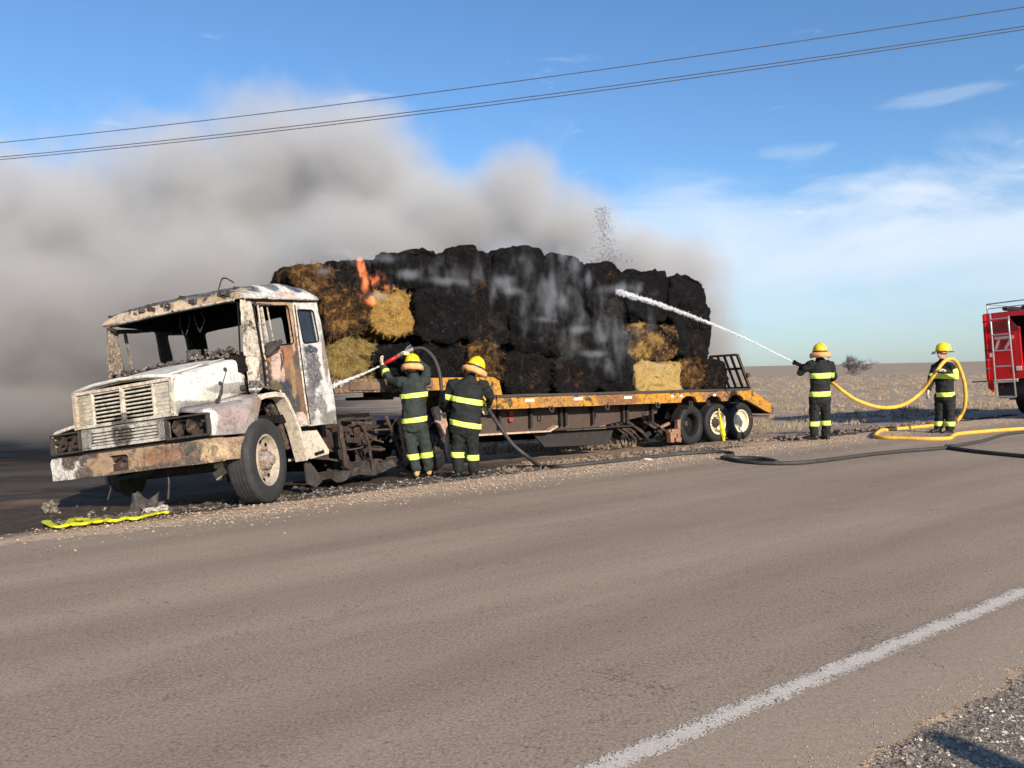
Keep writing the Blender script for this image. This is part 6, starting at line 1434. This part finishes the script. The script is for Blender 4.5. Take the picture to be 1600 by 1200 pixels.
# ------------------------------------------------------------------ smoke, steam, flames
def volgrid(name, lo, hi, res, blobs, noise_sc, amp, gain, seed, mask=None, detail=5, rough=.6, stretch=(1, 1, 1), edge0=0.0, pw=1.3):
    ng = bpy.data.node_groups.new(name, 'GeometryNodeTree')
    ng.interface.new_socket('Geometry', in_out='INPUT', socket_type='NodeSocketGeometry'); ng.interface.new_socket('Geometry', in_out='OUTPUT', socket_type='NodeSocketGeometry')
    N = ng.nodes; Lk = ng.links
    out = N.new('NodeGroupOutput'); pos = N.new('GeometryNodeInputPosition')
    def M_(op, a, b=None, c=None, clamp=False):
        n = N.new('ShaderNodeMath'); n.operation = op; n.use_clamp = clamp
        for i, v in enumerate((a, b, c)):
            if v is None: continue
            if isinstance(v, (int, float)): n.inputs[i].default_value = v
            else: Lk.new(v, n.inputs[i])
        return n.outputs[0]
    f = None
    wv = N.new('ShaderNodeTexNoise'); wv.inputs['Scale'].default_value = noise_sc*.55; wv.inputs['Detail'].default_value = 2; Lk.new(pos.outputs[0], wv.inputs['Vector'])
    ws = N.new('ShaderNodeVectorMath'); ws.operation = 'SUBTRACT'; Lk.new(wv.outputs['Color'], ws.inputs[0]); ws.inputs[1].default_value = (.5, .5, .5)
    wm_ = N.new('ShaderNodeVectorMath'); wm_.operation = 'MULTIPLY_ADD'; Lk.new(ws.outputs[0], wm_.inputs[0]); wm_.inputs[1].default_value = (.75/noise_sc*.5,)*3; Lk.new(pos.outputs[0], wm_.inputs[2])
    for (c, r, s_) in blobs:
        v = N.new('ShaderNodeVectorMath'); v.operation = 'SUBTRACT'; Lk.new(wm_.outputs[0], v.inputs[0]); v.inputs[1].default_value = c
        w = N.new('ShaderNodeVectorMath'); w.operation = 'DIVIDE'; Lk.new(v.outputs[0], w.inputs[0]); w.inputs[1].default_value = r
        l = N.new('ShaderNodeVectorMath'); l.operation = 'LENGTH'; Lk.new(w.outputs[0], l.inputs[0])
        e = M_('MULTIPLY', M_('SUBTRACT', 1.0, l.outputs['Value']), s_)
        f = e if f is None else M_('SMOOTH_MAX', f, e, .25)
    mp = N.new('ShaderNodeVectorMath'); mp.operation = 'MULTIPLY'; Lk.new(pos.outputs[0], mp.inputs[0]); mp.inputs[1].default_value = stretch
    ad = N.new('ShaderNodeVectorMath'); ad.operation = 'ADD'; Lk.new(mp.outputs[0], ad.inputs[0]); ad.inputs[1].default_value = (seed, seed*2.1, seed*.3)
    nz = N.new('ShaderNodeTexNoise'); nz.inputs['Scale'].default_value = noise_sc; nz.inputs['Detail'].default_value = detail; nz.inputs['Roughness'].default_value = rough; nz.inputs['Distortion'].default_value = .3
    Lk.new(ad.outputs[0], nz.inputs['Vector'])
    d = M_('ADD', f, M_('MULTIPLY', M_('SUBTRACT', nz.outputs[0], .5), amp))
    d = M_('MULTIPLY', M_('SUBTRACT', d, edge0), gain, clamp=True)
    d = M_('POWER', d, pw)
    if mask:
        sp = N.new('ShaderNodeSeparateXYZ'); Lk.new(pos.outputs[0], sp.inputs[0]); d = M_('MULTIPLY', d, mask(M_, sp.outputs))
    vc = N.new('GeometryNodeVolumeCube'); Lk.new(d, vc.inputs['Density']); vc.inputs['Min'].default_value = lo; vc.inputs['Max'].default_value = hi
    for k, a, b_ in (('Resolution X', lo[0], hi[0]), ('Resolution Y', lo[1], hi[1]), ('Resolution Z', lo[2], hi[2])): vc.inputs[k].default_value = max(8, int((b_-a)/res))
    sm_ = N.new('GeometryNodeSetMaterial'); Lk.new(vc.outputs[0], sm_.inputs[0]); Lk.new(sm_.outputs[0], out.inputs[0])
    me = bpy.data.meshes.new(name); o = bpy.data.objects.new(name, me); COL.objects.link(o)
    md = o.modifiers.new('volume', 'NODES'); md.node_group = ng
    return o, sm_, me
def volmat(name, dens, col, col_low=None, z0=0, z1=3, aniso=.0, absorb=None, emis=None):
    m = bpy.data.materials.new(name); m.use_nodes = True; t = m.node_tree; t.nodes.clear(); out = t.nodes.new('ShaderNodeOutputMaterial'); pv = t.nodes.new('ShaderNodeVolumePrincipled')
    t.links.new(pv.outputs[0], out.inputs['Volume']); pv.inputs['Density'].default_value = dens; pv.inputs['Anisotropy'].default_value = aniso
    pv.inputs['Color'].default_value = (*col, 1)
    if col_low:
        g = t.nodes.new('ShaderNodeNewGeometry'); s_ = t.nodes.new('ShaderNodeSeparateXYZ'); t.links.new(g.outputs['Position'], s_.inputs[0])
        mr = t.nodes.new('ShaderNodeMapRange'); t.links.new(s_.outputs[2], mr.inputs[0]); mr.inputs[1].default_value = z0; mr.inputs[2].default_value = z1
        mx_ = t.nodes.new('ShaderNodeMix'); mx_.data_type = 'RGBA'; t.links.new(mr.outputs[0], mx_.inputs[0]); mx_.inputs[6].default_value = (*col_low, 1); mx_.inputs[7].default_value = (*col, 1)
        t.links.new(mx_.outputs[2], pv.inputs['Color'])
    if emis:
        pv.inputs['Emission Strength'].default_value = emis[0]; pv.inputs['Emission Color'].default_value = (*emis[1], 1)
        at_ = t.nodes.new('ShaderNodeAttribute'); at_.attribute_name = 'density'; rp = t.nodes.new('ShaderNodeMapRange'); t.links.new(at_.outputs['Fac'], rp.inputs[0]); rp.inputs[3].default_value = 0; rp.inputs[4].default_value = emis[0]; t.links.new(rp.outputs[0], pv.inputs['Emission Strength'])
    return m
def pb(px, py, rx, ry, Y, ryd, s_=1.0):
    c = at(px, py, Y); k = Y/FPX; return (tuple(c), (rx*k, ryd, ry*k), s_)
PL = [pb(560, 275, 135, 125, 22, 4), pb(450, 265, 130, 120, 22.5, 4), pb(330, 315, 200, 132, 22, 4.5, .85), pb(150, 360, 220, 148, 21.5, 4.5, .75), pb(-60, 370, 240, 160, 21, 4.5, .7),
      pb(805, 315, 90, 85, 21, 3), pb(690, 355, 150, 90, 20.5, 3.2), pb(880, 365, 100, 85, 21.5, 2.8), pb(985, 420, 110, 82, 22.5, 2.6), pb(1065, 480, 88, 105, 23.3, 2.3),
      pb(1105, 555, 62, 95, 23.4, 2.2), pb(1070, 425, 80, 62, 22.9, 2), pb(90, 520, 260, 170, 19.5, 4.5), pb(330, 480, 240, 160, 19.5, 4.2), pb(40, 640, 180, 60, 17.5, 4.0, .9), pb(560, 400, 170, 90, 19, 3.2), pb(-250, 420, 300, 260, 21, 5)]
def pmask(M_, o):
    n_ = M_('ADD', M_('MULTIPLY', o[0], RN.x), M_('MULTIPLY', o[1], RN.y))
    up = M_('MULTIPLY', M_('SUBTRACT', o[2], 2.9), 1.0, clamp=True)
    th = M_('SUBTRACT', 14.0, M_('MULTIPLY', up, 1.4))
    return M_('MULTIPLY', M_('SUBTRACT', n_, th), 1.1, clamp=True)
o, sm_, me = volgrid('smoke_plume', (-25, 13.2, -.9), (9.2, 27.5, 11.5), (.105), PL, .62, 1.45, 1.6, 3.0, mask=pmask, detail=8, rough=.70)
sm_.inputs['Material'].default_value = volmat('grey_smoke', 1.15, (.765, .765, .765), (.50, .475, .46), .0, 4.6, 0.0); me.materials.append(sm_.inputs['Material'].default_value)
tagp(o, 'huge grey smoke plume rolling off the burning hay towards the left', 'smoke', None, 'stuff')

def lb(px, py, rx, ry, yd, ry_m=.12, s_=1.0):
    c = onside(px, py, yd); k = (LMAT @ c).y/FPX*1.5; return (tuple(c), (rx*k*1.25, ry_m, ry*k), s_)
ST = [lb(880, 470, 75, 60, 1.35, .25, .43), lb(960, 530, 55, 50, 1.38, .22, .41), lb(720, 430, 60, 22, 1.3, .2, .42), lb(771, 455, 7, 22, 1.32), lb(785, 440, 22, 14, 1.35), lb(800, 452, 18, 9, 1.35), lb(862, 440, 6, 40, 1.30), lb(858, 490, 8, 28, 1.33), lb(852, 500, 18, 6, 1.3), lb(900, 420, 10, 24, 1.2), lb(918, 440, 6, 22, 1.25), lb(880, 395, 8, 14, 1.05),
      lb(700, 440, 40, 7, 1.30), lb(690, 405, 8, 14, 1.2), lb(545, 402, 12, 10, 1.2), lb(535, 392, 20, 10, 1.0), lb(505, 424, 14, 5, 1.25), lb(600, 405, 26, 10, 1.2), lb(640, 430, 24, 8, 1.3), lb(590, 462, 26, 6, 1.35),
      lb(905, 515, 26, 7, 1.34), lb(940, 530, 20, 14, 1.36), lb(962, 540, 5, 26, 1.38), lb(930, 553, 26, 6, 1.4), lb(950, 575, 8, 20, 1.4), lb(620, 395, 30, 8, .9), lb(890, 455, 10, 12, 1.3), lb(870, 470, 30, 30, 1.3, .12, .8), lb(962, 452, 20, 9, 1.30, .15, 1.0), lb(985, 450, 30, 12, 1.25, .12, .8), lb(1030, 575, 30, 5, 1.35, .1, .7)]
o, sm_, me = volgrid('steam_wisps', (-7.2, .95, 1.2), (1.7, 1.75, 4.2), .03, ST, 3.4, 2.6, 1.5, 9.0, detail=6, rough=.68, stretch=(1.3, 1, .55), edge0=.16, pw=1.7)
o.matrix_world = LMAT; sm_.inputs['Material'].default_value = volmat('white_steam', 2.5, (.80, .86, .93)); me.materials.append(sm_.inputs['Material'].default_value)
tagp(o, 'thin white steam wisps rising from the wet charred bales', 'steam', None, 'stuff')
FL = [lb(566, 418, 6, 19, 1.28), lb(569, 445, 6, 21, 1.30), lb(590, 440, 9, 16, 1.30), lb(577, 470, 11, 7, 1.32), lb(598, 450, 7, 6, 1.32)]
c_ = onside(580, 440, 1.28)
o, sm_, me = volgrid('flames', (c_.x-.75, 1.0, c_.z-.75), (c_.x+.75, 1.6, c_.z+.75), .016, FL, 7.0, 3.6, 2.6, 2.0, detail=5, rough=.66, stretch=(1, 1, .40), edge0=.45, pw=1.2)
o.matrix_world = LMAT; sm_.inputs['Material'].default_value = volmat('orange_flames', 1.5, (.5, .3, .2), emis=(10, (1.0, .24, .08))); me.materials.append(sm_.inputs['Material'].default_value)
tagp(o, 'orange flames licking up between the front top bales', 'flames', None, 'stuff')
